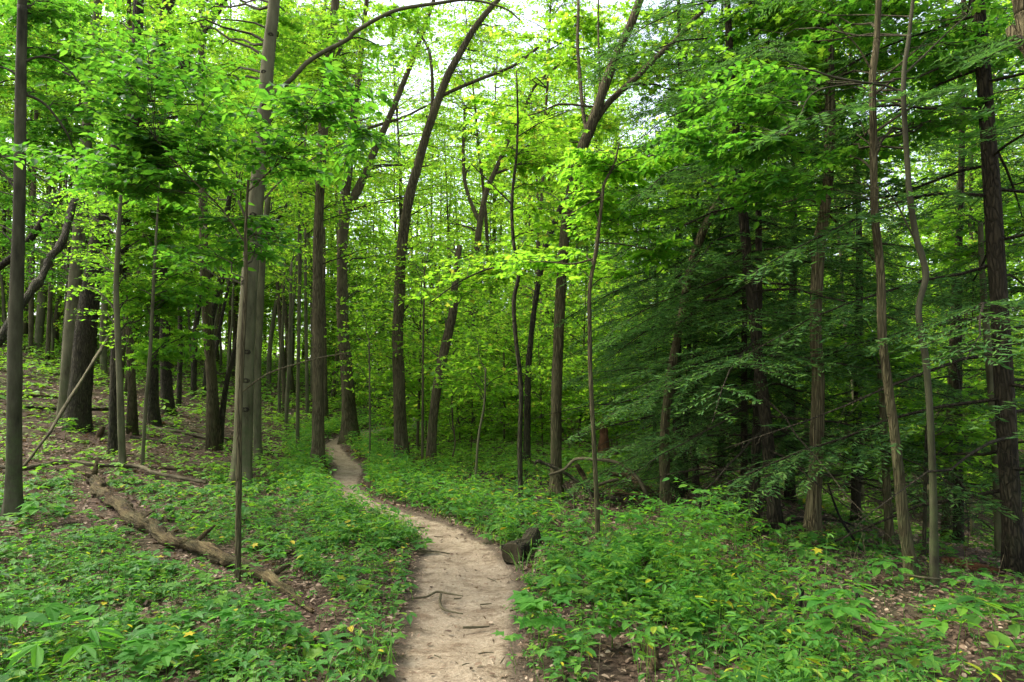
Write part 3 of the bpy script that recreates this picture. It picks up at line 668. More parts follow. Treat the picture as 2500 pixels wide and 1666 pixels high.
# ------------------------------------------------------------------ hemlocks
def hemlock_meshes(H, r0, seed, bare=1.6, reach=2.6, nb=64):
    rg = np.random.default_rng(seed)
    g = Geo(); zz = np.linspace(-.15, H, 26)
    P = np.stack([.10 * np.sin(zz * .5 + seed), .08 * np.sin(zz * .37 + 2 * seed), zz], 1); P[:, :2] *= (zz / H)[:, None] * 1.5
    tube(g, P, r0 * (1 - .93 * np.clip(zz / H, 0, 1)), 12, 0, .14, seed, 0.)
    tw, nd = Geo(), Geo()
    NP_, ND_, NN_ = [], [], []
    A_, B_, RA, RB = [], [], [], []
    for q in range(nb):
        f = (q + rg.uniform(-.3, .3)) / nb; z = .7 + (H - 1.0) * np.clip(f, 0, 1) ** 1.05
        c = np.array([np.interp(z, zz, P[:, 0]), np.interp(z, zz, P[:, 1]), z])
        an = q * 2.4 + rg.uniform(-.5, .5); ln = reach * (1 - (z / H) ** 1.3) * rg.uniform(.7, 1.1) + .25
        out = np.array([math.cos(an), math.sin(an), 0.]); dead = z < bare or (z < bare + .8 and rg.random() < .5)
        u = np.linspace(0, 1, 8)[:, None]
        rise, dr = (rg.uniform(-.15, .12), .25) if not dead else (rg.uniform(-.35, .1), .15)
        BP = c + out * (ln * u) + Z * (ln * (rise * u - dr * u ** 2)) + np.cumsum(rg.normal(0, .012 * ln, (8, 3)), 0)
        rb = r0 * .16 * (1 - z / H) + .006
        tube(tw, BP, np.linspace(rb, .003, 8), 4, 0, cap=False)
        ns = int(ln / (.085 if not dead else .28)) + 2
        s = np.sort(rg.uniform(.14, 1, ns)); sp = np.stack([np.interp(s, u[:, 0], BP[:, a_]) for a_ in range(3)], 1)
        sg = np.where(np.arange(ns) % 2 == 0, 1., -1.); side = nrm(np.cross(Z, out))
        ang = rg.uniform(.75, 1.15, ns) * sg
        D = out * np.cos(ang)[:, None] + side * np.sin(ang)[:, None]; D[:, 2] += rise - 2 * dr * s * .6 + rg.normal(-.05, .12, ns); D = nrm(D)
        sl = (.62 * ln * (1.05 - s) * .75 + .14) * rg.uniform(.6, 1.1, ns) * (1 if not dead else .7)
        A_.append(sp); B_.append(sp + D * sl[:, None] - Z * (.12 * sl[:, None])); RA.append(np.full(ns, .0028)); RB.append(np.full(ns, .0012))
        if dead: continue
        for p_, d_, l_ in zip(sp, D, sl):
            m_ = int(l_ / .017) + 2
            t = np.linspace(.06, 1, m_); w = nrm(np.cross(Z, d_)); s2 = np.where(np.arange(m_) % 2 == 0, 1., -1.)
            NP_.append(p_ + d_ * (l_ * t)[:, None] - Z * (.12 * l_ * t ** 2)[:, None])
            dd = d_ * .55 + w * (s2 * .85)[:, None] + rg.normal(0, .22, (m_, 3)); ND_.append(dd)
            NN_.append(Z + rg.normal(0, .42, (m_, 3)))
    prisms(tw, np.vstack(A_), np.vstack(B_), np.concatenate(RA), np.concatenate(RB))
    NP_ = np.vstack(NP_); leaves(nd, NP_, np.vstack(ND_), np.vstack(NN_), rg.uniform(.05, .10, len(NP_)), NEEDLE)
    mk = lambda nm, gg, mt, sm: mesh(nm, np.concatenate(gg.V), np.concatenate(gg.L), np.concatenate(gg.T), mt, None, sm)
    return mk('hemlock_trunk', g, B['hem'], True), mk('hemlock_branches', tw, B['hem'], False), mk('hemlock_needles', nd, L['hem'], False)

HEM = [hemlock_meshes(12., .085, 3, 1.25, 2.8, 66), hemlock_meshes(10., .06, 5, .9, 2.6, 64), hemlock_meshes(14., .095, 8, 1.6, 3.1, 70)]
HG = 'hemlocks on the right'
def hemlock(px, py, v, sc, rz, lx, label, group=HG, Y=None):
    b = ground(px, py) if Y is None else np.array([(px - CX) / F * Y, Y, float(terr((px - CX) / F * Y, Y))])
    o = empty('hemlock_tree', b, label, 'tree', group); o.rotation_euler = (mathutils.Matrix.Rotation(R(lx), 3, 'Y') @ mathutils.Matrix.Rotation(R(rz), 3, 'Z')).to_euler(); o.scale = (sc,) * 3
    for nm, me in zip(('trunk', 'branches', 'crown'), HEM[v]): link(nm, me, o)
hemlock(1894, 1295, 0, .92, 20, -5, 'nearest dark hemlock, reddish trunk leaning left beside the mossy log')
hemlock(1840, 1279, 1, 1.0, 130, 1, 'dark hemlock with its trunk close behind the leaning reddish hemlock trunk')
hemlock(1655, 1212, 2, .8, 200, 0, 'broad dark hemlock just right of the leaning cut-off brown trunk')
hemlock(1672, 1206, 1, .8, 300, 2, 'slim hemlock second to the right of the leaning cut-off brown trunk')
hemlock(1699, 1197, 1, .9, 75, -1, 'slim hemlock third to the right of the leaning cut-off brown trunk')
hemlock(1815, 1250, 1, .85, 240, 1, 'slim hemlock just left of the close pair of reddish hemlock trunks')
hemlock(2479, 1403, 2, .95, 40, -4, 'dark hemlock at the right edge with long bare lower boughs')
hemlock(2090, 1290, 0, .9, 160, 0, 'dark hemlock standing behind the straight dark trunk on the right', Y=11.)
hemlock(1760, 1200, 2, .95, 10, 0, 'tall hemlock at the back of the dark hemlock stand', Y=14.5)
hemlock(2340, 1290, 0, 1.0, 280, 0, 'hemlock rising from the ravine left of the right edge hemlock', Y=12.)
hemlock(2600, 1300, 2, 1.0, 280, 0, 'hemlock whose boughs reach in from the right edge behind the others', Y=10.)
hemlock(1930, 1240, 2, .9, 100, 0, 'dark hemlock hidden behind the pale shaggy trunk', Y=12.)
hemlock(1600, 1150, 1, .8, 330, 0, 'small hemlock behind the brush pile, left of the stand', Y=15.)

# ------------------------------------------------------------------ copied broadleaf trees filling the wood
def generic(H, r0, z0, reach, ncl, cr, nt, nl, ls, leaf, seed, tmpl=RHOMB):
    rg = np.random.default_rng(seed)
    zz = np.linspace(-.2, H, 14); wob = np.cumsum(rg.normal(0, .02 * H / 10, (14, 2)), 0); wob -= wob[0]
    P = np.column_stack([wob, zz]); Rd = r0 * (1 - .9 * np.clip(zz / H, 0, 1)) + .004
    tmp = empty('prototype', (0, 0, 0), 'x', 'tree'); g = Geo(); tube(g, P, Rd, 9, 0, .1, seed, 0. if r0 > .06 else None)
    t = rg.uniform(0, 1, ncl); hz = z0 + (H - z0) * t
    prof = np.sin(np.clip(t, .05, .97) * math.pi) ** .6 * reach * rg.uniform(.25, 1.0, ncl) ** .6
    an = np.arange(ncl) * 2.4 + rg.uniform(-.6, .6, ncl)
    T = np.stack([np.cos(an) * prof, np.sin(an) * prof, hz], 1)
    gl = Geo(); Pc = catmull(P, 4); Rc = np.interp(np.linspace(0, 13, len(Pc)), np.arange(14), Rd)
    keep = Pc[:, 2] > .3 * z0
    TP, TD, TL = branches_to(T, Pc[keep], Rc[keep], gl, rg, cr, nt, 1.3, 1)
    prisms(gl, TP, TP + TD * TL[:, None] - Z * (.08 * TL[:, None]), .005, .003, 1)
    twig_leaves(gl, TP, TD, TL, nl, ls, tmpl, rg, 1.1)
    bpy.data.objects.remove(tmp)
    mk = lambda nm, gg, mt, sm: mesh(nm, np.concatenate(gg.V), np.concatenate(gg.L), np.concatenate(gg.T), mt, np.concatenate(gg.M), sm)
    return mk('tree_trunk', g, B['brown' if seed % 2 else 'grey'], True), mk('tree_crown', gl, [L[leaf], TWIG], False)

TALL = [generic(22, .17, 5.5, 4.2, 76, 1.5, 12, 12, .145, 'canopy', 11), generic(18, .13, 4.0, 3.6, 68, 1.4, 12, 12, .14, 'canopy', 12),
        generic(23, .19, 7.0, 4.6, 80, 1.6, 12, 12, .15, 'canopy', 13)]
YOUNG = [generic(5.2, .035, 1.0, 1.7, 40, .75, 12, 9, .115, 'canopy', 21), generic(7.5, .05, 1.4, 2.2, 56, .85, 12, 9, .12, 'canopy', 22),
         generic(3.4, .02, .4, 1.3, 30, .6, 11, 10, .10, 'canopy', 23), generic(12., .08, 2.2, 2.8, 84, 1.1, 12, 9, .14, 'canopy', 24)]
def place(meshes, name, x, y, sc, rz, label, cat, group, tilt=(0, 0)):
    o = empty(name, (x, y, float(terr(x, y))), label, cat, group); o.scale = (sc,) * 3; o.rotation_euler = (tilt[0], tilt[1], rz)
    for nm, me in zip(('trunk', 'crown'), meshes): link(nm, me, o)

rp = np.random.default_rng(41)
def scatter(n, th0, th1, r0, r1, mind, taken, gap=1.2):
    out = []
    for _ in range(6000):
        if len(out) >= n: break
        t = R(rp.uniform(th0, th1)); r = math.sqrt(rp.uniform(r0 ** 2, r1 ** 2)); x, y = r * math.sin(t), r * math.cos(t)
        if pathdist([x], [y])[0] < gap: continue
        if any((x - a) ** 2 + (y - b) ** 2 < mind ** 2 for a, b in taken): continue
        out.append((x, y)); taken.append((x, y))
    return out
TAK = []
for (th0, th1, r0, r1, n, lab, grp) in [
    (-44, -14, 31, 52, 13, 'tall leafy tree in the woods at the top of the left slope', 'tall trees above the left slope'),
    (-14, 14, 34, 54, 11, 'tall bright green tree in the woods beyond the path', 'tall trees beyond the path'),
    (14, 44, 29, 50, 9, 'tall green tree across the ravine behind the hemlocks', 'tall trees across the ravine')]:
    for x, y in scatter(n, th0, th1, r0, r1, 3.6, TAK):
        place(TALL[rp.integers(3)], 'tall_tree', x, y, rp.uniform(.85, 1.1), rp.uniform(0, 6.28), lab, 'tree', grp, (rp.normal(0, .03), rp.normal(0, .03)))
POLE = [generic(17, .085, 8.5, 2.2, 34, 1.1, 11, 10, .14, 'canopy', 31), generic(15, .06, 8., 1.8, 28, 1., 11, 10, .13, 'canopy', 32), generic(19, .11, 10, 2.6, 40, 1.2, 11, 10, .14, 'canopy', 33)]
for (th0, th1, r0, r1, n, lab, grp) in [
    (-41, -13, 17, 44, 34, 'slim straight trunk among many receding up the left slope', 'slim trees receding up the left slope'),
    (-12, 10, 21, 46, 13, 'slim straight trunk among the bright leaves beyond the path', 'slim trees receding beyond the path'),
    (16, 42, 14, 40, 12, 'slim straight trunk down in the ravine on the right', 'slim trees in the right ravine')]:
    for x, y in scatter(n, th0, th1, r0, r1, 1.3, TAK, 1.2):
        place(POLE[rp.integers(3)], 'slim_tree', x, y, rp.uniform(.8, 1.15), rp.uniform(0, 6.28), lab, 'tree', grp, (rp.normal(0, .05), rp.normal(0, .05)))
TAK2 = []
for (th0, th1, r0, r1, n, kinds, lab, grp) in [
    (-42, -15, 33, 50, 22, (0, 1, 3), 'leafy young tree between the trunks high on the left slope', 'young trees on the left slope'),
    (-13, 9, 15.5, 28, 22, (0, 2, 2), 'bright young leafy tree close behind the path trees', 'young trees near the path'),
    (-15, 12, 24, 46, 34, (0, 1, 1), 'bright green young tree in the far understory beyond the path', 'young trees beyond the path'),
    (12, 42, 18, 40, 26, (0, 3, 1), 'bright young tree down in the ravine behind the hemlocks', 'young trees in the ravine')]:
    for x, y in scatter(n, th0, th1, r0, r1, 1.5, TAK2, 1.4):
        place(YOUNG[kinds[rp.integers(3)]], 'young_tree', x, y, rp.uniform(.8, 1.2), rp.uniform(0, 6.28), lab, 'tree', grp, (rp.normal(0, .05), rp.normal(0, .05)))

# far wood: one mass
def far_wood():
    g = Geo(); l = 0
    rg = np.random.default_rng(77); n = 10500
    t = np.radians(rg.uniform(-62, 62, n)); r = np.sqrt(rg.uniform(50 ** 2, 82 ** 2, n)); x, y = r * np.sin(t), r * np.cos(t)
    hmax = 18 + 9 * vnoise(x * .16, y * .16, 2); z = terr(x, y) + hmax * rg.uniform(.01, 1, n) ** 1.3
    c = np.stack([x, y, z], 1); k = 32
    P = (c[:, None] + nrm(rg.normal(size=(n, k, 3))) * (rg.uniform(.1, 1, (n, k, 1)) ** .5) * np.array([1.7, 1.7, .8])).reshape(-1, 3)
    D = rg.normal(size=(len(P), 3)) * (1, 1, .5); NN = Z + rg.normal(0, 1.6, (len(P), 3))
    leaves(g, P, D, NN, rg.uniform(.22, .42, len(P)), RHOMB, 0)
    for _ in range(230):
        t = R(rg.uniform(-60, 60)); r = rg.uniform(48, 76); x, y = r * math.sin(t), r * math.cos(t); zb = float(terr(x, y)); h = rg.uniform(13, 20)
        tube(g, [[x, y, zb - .3], [x + rg.normal(0, .3), y, zb + h * .5], [x + rg.normal(0, .8), y, zb + h]], [rg.uniform(.12, .24), .12, .05], 6, 1)
    tag(g.obj('far_wood', [L['far'], B['brown']]), 'mass of pale green foliage and trunks closing off the far woods', 'woods', None, 'stuff')
far_wood()

# ------------------------------------------------------------------ dead wood
LOGP = []
def log(name, label, cat, pts, mat, group=None, lift=.6, sides=12, rough=.22, seed=1., raise_=0., fixedY=None, stubs=()):
    P, Rd = [], []
    for q in pts:
        px, py, w = q[:3]; hz = q[3] if len(q) > 3 else 0.
        g_ = ground(px, py + (0 if hz == 0 else 0)) if hz == 0 else None
        if g_ is None:                        # raised point: at the depth of the base pixel given as 5th value
            Yb = ground(px, q[4])[1] if len(q) > 4 else P[-1][1]; p = px3(px, py, Yb); r = w / 2 / F * Yb
        else:
            r = w / 2 / F * g_[1]; p = g_ + Z * (r * lift)
        P.append(p); Rd.append(r)
    P = np.array(P); Pc = catmull(P, 20); Rc = np.interp(np.linspace(0, len(Rd) - 1, len(Pc)), np.arange(len(Rd)), Rd)
    if Rc.max() > .03 and cat != 'stump':
        ii = np.arange(len(Pc)); Rc = Rc * (.78 + .44 * vnoise(ii * .2, ii * 0., seed))
        Pc = Pc + np.stack([vnoise(ii * .17, ii * 0 + 3, seed) - .5, vnoise(ii * .17, ii * 0 + 7, seed) - .5, .6 * (vnoise(ii * .17, ii * 0 + 11, seed) - .5)], 1) * Rc[:, None] * .9
    g = Geo(); tube(g, Pc, Rc, sides, 0, rough, seed, sf=.6)
    for (t, dx, dy, dz, r) in stubs:
        q = int(t * (len(Pc) - 1)); e = Pc[q] + np.array([dx, dy, dz])
        tube(g, [Pc[q], (Pc[q] + e) / 2 + (.01, 0, .015), e], [r, r * .8, r * .35], 6, 0, .2, seed)
    if name in ('fallen_log', 'fallen_pole', 'mossy_log', 'rotten_log'): LOGP.append(Pc[:, :2]); LOGP.append(Pc[:, :2] * .97)
    q = mathutils.Vector(P[-1] - P[0]).to_track_quat('Z', 'Y'); M = np.array(q.to_matrix())
    g.V = [(v - P[0]) @ M for v in g.V]
    o = g.obj(name, B[mat], None, (0, 0, 0), True); o.location = [float(a) for a in P[0]]; o.rotation_euler = q.to_euler()
    return tag(o, label, cat, group)

log('fallen_log', 'long curved rotten brown log on the left foreground ground', 'log',
    [(226, 1178, 24), (246, 1216, 25), (284, 1248, 28), (328, 1282, 28), (372, 1310, 29), (414, 1338, 30), (488, 1358, 29), (542, 1382, 26), (607, 1404, 27), (667, 1432, 25), (712, 1464, 18), (762, 1500, 9)],
    'dead', seed=2.3, rough=.36, lift=1.3, sides=28, stubs=[(.52, .18, .1, .18, .03), (.02, .02, .05, .28, .05), (.03, -.18, -.05, .12, .04), (.3, .12, .12, .1, .012), (.8, .1, .2, .05, .03)])
log('fallen_pole', 'long thin bent dead pole lying across the left slope foreground', 'log',
    [(-30, 1150, 9), (60, 1160, 10), (125, 1147, 10), (179, 1146, 10), (260, 1154, 10), (325, 1154, 10), (379, 1168, 9), (434, 1181, 9), (504, 1189, 6)], 'deadgrey', lift=3.2, seed=4.)
log('leaning_pole', 'thin bare dead pole leaning up against the broadest dark trunk', 'dead branch',
    [(54, 1148, 8), (125, 1049, 8, 1, 1130), (179, 962, 8, 1, 1110), (233, 876, 8, 1, 1085), (268, 818, 7, 1, 1060)], 'deadgrey', lift=.5, seed=5.)
log('leaning_limb', 'dark dead limb leaning up behind the left edge tree', 'dead branch',
    [(-20, 860, 20, 1, 1150), (60, 735, 20, 1, 1140), (110, 660, 18, 1, 1130), (157, 575, 16, 1, 1120), (180, 500, 14, 1, 1110), (190, 430, 12, 1, 1100), (178, 365, 10, 1, 1100), (160, 290, 7, 1, 1100)], 'dark', seed=6.)
HL = 'logs lying on the left slope'
for j, (lab, p) in enumerate([
    ('dark log on the left slope reaching to the left edge, lowest but one', [(-20, 972, 9), (70, 970, 9), (152, 974, 8)]),
    ('thin log passing behind the broadest dark trunk', [(54, 998, 8), (150, 1002, 8), (270, 1002, 7)]),
    ('long dark log below the dark trunks on the left slope', [(310, 1012, 8), (372, 1046, 9), (460, 1062, 10), (553, 1084, 9)]),
    ('brown log lying above the long dark slope log', [(400, 1036, 8), (470, 1056, 9), (535, 1072, 8), (600, 1080, 7)]),
    ('short dark log below the long dark slope log', [(320, 1070, 6), (392, 1082, 6), (482, 1098, 5)]),
    ('log highest on the left slope behind the dark trunks', [(315, 868, 7), (340, 878, 7), (362, 888, 6)]),
    ('mossy broken log left of the grey beech base', [(363, 1143, 8), (440, 1150, 10), (480, 1163, 10), (540, 1172, 7)]),
    ('dark log to the right of the grey beech base', [(612, 1096, 8), (650, 1106, 8), (690, 1120, 5)]),
    ('grey stick lying behind the slender big-leaved sapling', [(500, 1270, 9), (575, 1270, 9), (660, 1274, 6)]),
    ('pale stick under herbs right of the slender sapling', [(590, 1345, 10), (630, 1342, 9), (668, 1340, 6)]),
    ('thin dark stick among herbs left of the long rotten log', [(170, 1305, 8), (235, 1302, 8), (305, 1306, 6)]),
    ('low log half sunk in herbs left of the far path', [(640, 1192, 7), (720, 1202, 7), (800, 1210, 5)]),
    ('thin fallen stem up the slope behind the pole trees', [(690, 975, 6), (740, 985, 6), (800, 1000, 5)]),
    ('fallen stem along the top of the left slope behind the pale trunk', [(95, 890, 6), (180, 900, 6), (300, 885, 5)])]):
    log('slope_log', lab, 'log', p, ['dead', 'dark', 'deadgrey'][j % 3], HL, .8, 9, .2, j * 1.7)
log('broken_stub', 'short brown broken stump right of the broadest dark trunk', 'stump', [(240, 1075, 16), (246, 1055, 15, 1, 1075), (254, 1042, 9, 1, 1075)], 'dead', rough=.4, lift=0, seed=3.)
# sawn log beside the path
a0, b0 = ground(1250, 1374), ground(1330, 1312); ax = nrm((b0 - a0) * (1, 1, 0)); r0 = .105
P = np.array([a0 + Z * .085 + ax * s for s in np.linspace(0, .85, 8)]); P[:, 2] = [float(terr(p[0], p[1])) + .085 for p in P]
gL = Geo(); tube(gL, catmull(P, 4), r0 * np.interp(np.linspace(0, 7, 29), np.arange(8), [1, 1.0, .92, .7, .5, .75, .95, .6]), 22, 0, .45, 4.4)
root = empty('sawn_log', a0, 'short dark log beside the path with its sawn round end facing the camera', 'log')
gL.obj('log_body', B['hem'], root, a0, True)
gE = Geo(); e0 = P[0] - ax * .006; tube(gE, [e0 + ax * .004, e0 - ax * .006], [r0 * .95, r0 * .90], 22, 0, .12, 4.4); gE.obj('sawn_end', B['end'], root, a0)
LOGP.append(np.vstack([P[:, :2] - (0, .12), P[:, :2] + (.03, -.3)]))
# brush pile and snags
BP = 'dead branches of the brush pile'
for j, (lab, p, mt) in enumerate([
    ('dark bare branch of the brush pile reaching left past the large central trunk', [(1585 - 280, 1131, 6, 1, 1230), (1320, 1128, 8, 1, 1230), (1375, 1152, 10, 1, 1230), (1423, 1190, 11, 1, 1232), (1458, 1230, 11)], 'dark'),
    ('arched grey branch over the top of the brush pile', [(1340, 1160, 6, 1, 1235), (1378, 1146, 7, 1, 1235), (1405, 1122, 8, 1, 1235), (1450, 1122, 8, 1, 1240), (1505, 1130, 9, 1, 1242), (1550, 1160, 9, 1, 1245), (1575, 1200, 9, 1, 1248), (1586, 1246, 9)], 'deadgrey'),
    ('thick brown bough at the back of the brush pile', [(1478, 1155, 11, 1, 1225), (1532, 1163, 13, 1, 1230), (1575, 1190, 14, 1, 1235), (1606, 1222, 13)], 'dead'),
    ('short forked branch inside the brush pile', [(1461, 1185, 7, 1, 1235), (1480, 1178, 8, 1, 1235), (1510, 1170, 7, 1, 1235)], 'deadgrey'),
    ('large dark log at the bottom of the brush pile', [(1492, 1224, 16), (1550, 1232, 20), (1612, 1240, 20)], 'dead'),
    ('brown log lying across the brush pile behind the dark log', [(1455, 1196, 10), (1530, 1204, 12), (1600, 1214, 12)], 'red'),
    ('pale thin branch leaning on the left side of the brush pile', [(1429, 1178, 5, 1, 1235), (1440, 1205, 6, 1, 1235), (1452, 1236, 6)], 'deadgrey'),
    ('mossy thick bough sloping down through the brush pile', [(1405, 1135, 11, 1, 1215), (1425, 1165, 12, 1, 1215), (1450, 1195, 12, 1, 1220), (1480, 1215, 9)], 'dead'),
    ('upper thin branch of the brush pile below the arched one', [(1520, 1215, 6, 1, 1240), (1560, 1212, 6, 1, 1240), (1598, 1232, 6)], 'dark'),
    ('short log in front of the brush pile', [(1555, 1250, 9), (1590, 1250, 9), (1625, 1254, 7)], 'dead'),
    ('thin stick lying in the herbs left of the brush pile', [(1470, 1258, 5), (1500, 1258, 6), (1540, 1260, 5)], 'deadgrey'),
    ('slanting dark branch between large central trunk and brush pile', [(1374, 1185, 5, 1, 1235), (1395, 1210, 6, 1, 1238), (1432, 1240, 6)], 'dark')]):
    log('brush_branch', lab, 'dead branch', p, mt, BP, .6, 8, .15, j * 1.3)
rb = np.random.default_rng(91)
for j in range(13):
    x0, x1 = sorted(rb.uniform(1430, 1660, 2)); x1 = max(x1, x0 + 60); yb = rb.uniform(1205, 1245); w0 = rb.uniform(5, 12); up = rb.uniform(0, 45)
    log('brush_branch', 'one of the dim tangled branches heaped in the lower part of the brush pile', 'dead branch',
        [(x0, yb - up * rb.random(), w0, 1, yb), ((x0 + x1) / 2, yb - up * .7, w0 * .9, 1, yb), (x1, yb - 3, w0 * .7, 1, yb + 3)], ['dead', 'dark', 'hem', 'red'][j % 4], 'tangled branches in the brush pile', .6, 8, .3, rb.uniform(0, 9))
log('broken_stick', 'upright splintered pale stick at the foot of the brush pile', 'stick', [(1403, 1244, 6), (1402, 1215, 6, 1, 1244), (1400, 1190, 5, 1, 1244), (1402, 1182, 2, 1, 1244)], 'deadgrey', lift=0, rough=.3)
log('rotten_snag', 'reddish broken dead snag standing behind the brush pile', 'stump', [(1472, 1140, 30), (1473, 1100, 27, 1, 1140), (1474, 1070, 25, 1, 1140), (1473, 1048, 18, 1, 1140), (1469, 1030, 6, 1, 1140)], 'red', lift=0, rough=.4, sides=14, seed=8.)
log('fallen_log', 'low dark log running behind the crooked thin stem to the central trunk', 'log', [(1120, 1158, 9), (1200, 1172, 10), (1290, 1186, 11), (1350, 1192, 10)], 'dark', None, .7)
log('fallen_log', 'short dark log lying uphill to the right of the large central trunk', 'log', [(1383, 1072, 9), (1400, 1080, 10), (1416, 1088, 7)], 'dead', None, .7)
log('mossy_log', 'mossy rotten log at the foot of the nearest hemlock', 'log', [(1790, 1330, 30), (1815, 1312, 30), (1850, 1298, 26), (1885, 1292, 20)], 'dead', None, .75, 14, .36, 6.1)
log('black_snag', 'thin black curved snag standing up from the litter on the right', 'stick', [(1943, 1545, 8), (1948, 1500, 9, 1, 1545), (1956, 1465, 10, 1, 1545), (1958, 1440, 9, 1, 1545), (1953, 1425, 5, 1, 1545)], 'black', lift=0)
log('black_stub', 'small black stub poking from the brown leaf litter on the right', 'stump', [(2094, 1468, 11), (2094, 1455, 11, 1, 1468), (2095, 1448, 8, 1, 1468)], 'black', lift=0)
log('fallen_branch', 'bare dead branch on the ground between the shaggy trunk and the hemlock', 'dead branch', [(1910, 1290, 6), (1940, 1270, 7, 1, 1300), (2000, 1268, 7, 1, 1300), (2060, 1275, 6, 1, 1310), (2110, 1300, 4)], 'black')
log('fallen_branch', 'thin dead branch lying in front of the straight dark trunk on the right', 'dead branch', [(2170, 1415, 4), (2210, 1405, 5, 1, 1425), (2270, 1412, 5, 1, 1440), (2340, 1418, 4), (2420, 1405, 3)], 'deadgrey')
log('fallen_branch', 'steep dark dead branch hanging down right of the shaggy trunk', 'dead branch', [(2105, 1352, 5), (2080, 1310, 6, 1, 1352), (2050, 1262, 6, 1, 1352), (2020, 1180, 4, 1, 1352)], 'black')
log('rotten_log', 'reddish rotten log in shade between the crooked stem and the right edge', 'log', [(2300, 1375, 22), (2340, 1382, 24), (2390, 1396, 22), (2440, 1400, 14)], 'red', None, .7, 12, .35, 2.)
log('rotten_log', 'brown bark log sunk in herbs at the bottom right of the path', 'log', [(1560, 1560, 24), (1585, 1600, 30), (1605, 1640, 28)], 'dead', None, .5, 12, .3, 7.)
# roots and sticks on the path
for lab, p in [('thin exposed root crossing the path from its left edge', [(1000, 1462, 4), (1040, 1458, 6), (1066, 1446, 6), (1095, 1450, 5), (1130, 1456, 3)]),
               ('forked exposed root below the grass sprig on the path', [(1076, 1452, 6), (1074, 1470, 7), (1080, 1486, 6), (1100, 1494, 5), (1130, 1499, 3)]),
               ('dark root at the left path edge by the grass tuft', [(1000, 1296, 6), (1022, 1305, 6), (1030, 1325, 6), (1026, 1345, 7), (1060, 1347, 4), (1098, 1352, 3)])]:
    log('exposed_root', lab, 'root', p, 'deadgrey', 'roots in the path', .15, 8, .25)
rs = np.random.default_rng(64)
stk = [((1172, 1477), (1200, 1474), 5, 'short thick twig on the right half of the path'), ((1130, 1533), (1195, 1530), 9, 'flat bark strip lying across the path'),
       ((1190, 1412), (1214, 1422), 3, 'small twig slanting on the path left of the sawn log'), ((950, 1590), (996, 1610), 4, 'twig at the lower left edge of the path'),
       ((1168, 1597), (1205, 1594), 4, 'dark twig near the bottom right of the path'), ((1222, 1620), (1232, 1605), 5, 'stubby twig at the bottom right path edge'),
       ((1060, 1600), (1078, 1608), 4, 'tiny twig near the bottom middle of the path'), ((1108, 1462), (1128, 1460), 5, 'bent twig beside the exposed roots'),
       ((1128, 1625), (1146, 1620), 4, 'tiny twig at the very bottom of the path'), ((1060, 1310), (1082, 1311), 3, 'thin twig on the path beside the grass tuft'),
       ((1245, 1492), (1278, 1488), 6, 'dark twig against the right path edge'), ((1010, 1287), (1038, 1289), 6, 'dark bark scrap on the upper narrow part of the path')]
for (a, b), (c, d), w, lab in stk:
    m_ = ((a + c) / 2 + rs.uniform(-2, 2), (b + d) / 2 + rs.uniform(-2, 1))
    w *= .7
    log('twig', lab, 'twig', [(a, b, w), (m_[0], m_[1], w), (c, d, w * .6)], 'deadgrey', 'twigs on the path', .1, 6, .2, rs.uniform(0, 9))

# ------------------------------------------------------------------ ground plants
def sample_ground(n, r0, r1, th=46, rg=rng):
    t = np.radians(rg.uniform(-th, th, n)); r = np.sqrt(rg.uniform(r0 ** 2, r1 ** 2, n))
    return r * np.sin(t), r * np.cos(t)

def logdist(x, y):
    A = np.vstack(LOGP); out = np.full(len(x), 9.)
    for k in range(0, len(x), 5000):
        out[k:k + 5000] = np.hypot(x[k:k + 5000, None] - A[None, :, 0], y[k:k + 5000, None] - A[None, :, 1] ).min(1)
    return out

def cover(x, y):
    "how thickly the herbs grow, 0..1"
    t = np.degrees(np.arctan2(x, y)); r = np.hypot(x, y)
    d = .27 + 1.15 * (fbm(x * .8, y * .8, 21, 3) - .2)
    d = d * (1 - .72 * sst(-t, 15, 22) * sst(r, 12.5, 16) * (1 - sst(r, 23, 29)))          # littered left slope
    q = np.exp(-(((x - 2.75) / 1.25) ** 4 + ((y - 5.3) / 1.55) ** 4)); d = d * (1 - .70 * q)    # bare litter at the right
    d = d * (1 - .85 * sst(t, 11, 17) * sst(r, 7.6, 9.2) * (1 - sst(r, 20, 30)) )            # under the hemlocks
    d = d * (1 - .85 * np.exp(-(((x - 1.5) / 1.1) ** 4 + ((y - 10.2) / 2.5) ** 4)))   # round the brush pile
    d = d * (1 - .6 * sst(t, 27, 33) * sst(r, 6, 7.2))
    gq = np.exp(-(((x - 6.6) / 1.6) ** 2 + ((y - 13.5) / 2.) ** 2)); d = np.maximum(d, 1.0 * gq)  # green patch in the ravine
    pd = pathdist(x, y); d = d * np.where(r < 8, sst(pd, -.07, .15), sst(pd, .04, .24))
    d = np.where((pd > .2) & (pd < .6) & (r > 7), np.maximum(d, .75), d)
    d = np.where(logdist(x, y) < .27, d * .10, d)
    return np.clip(d, 0, 1), pd

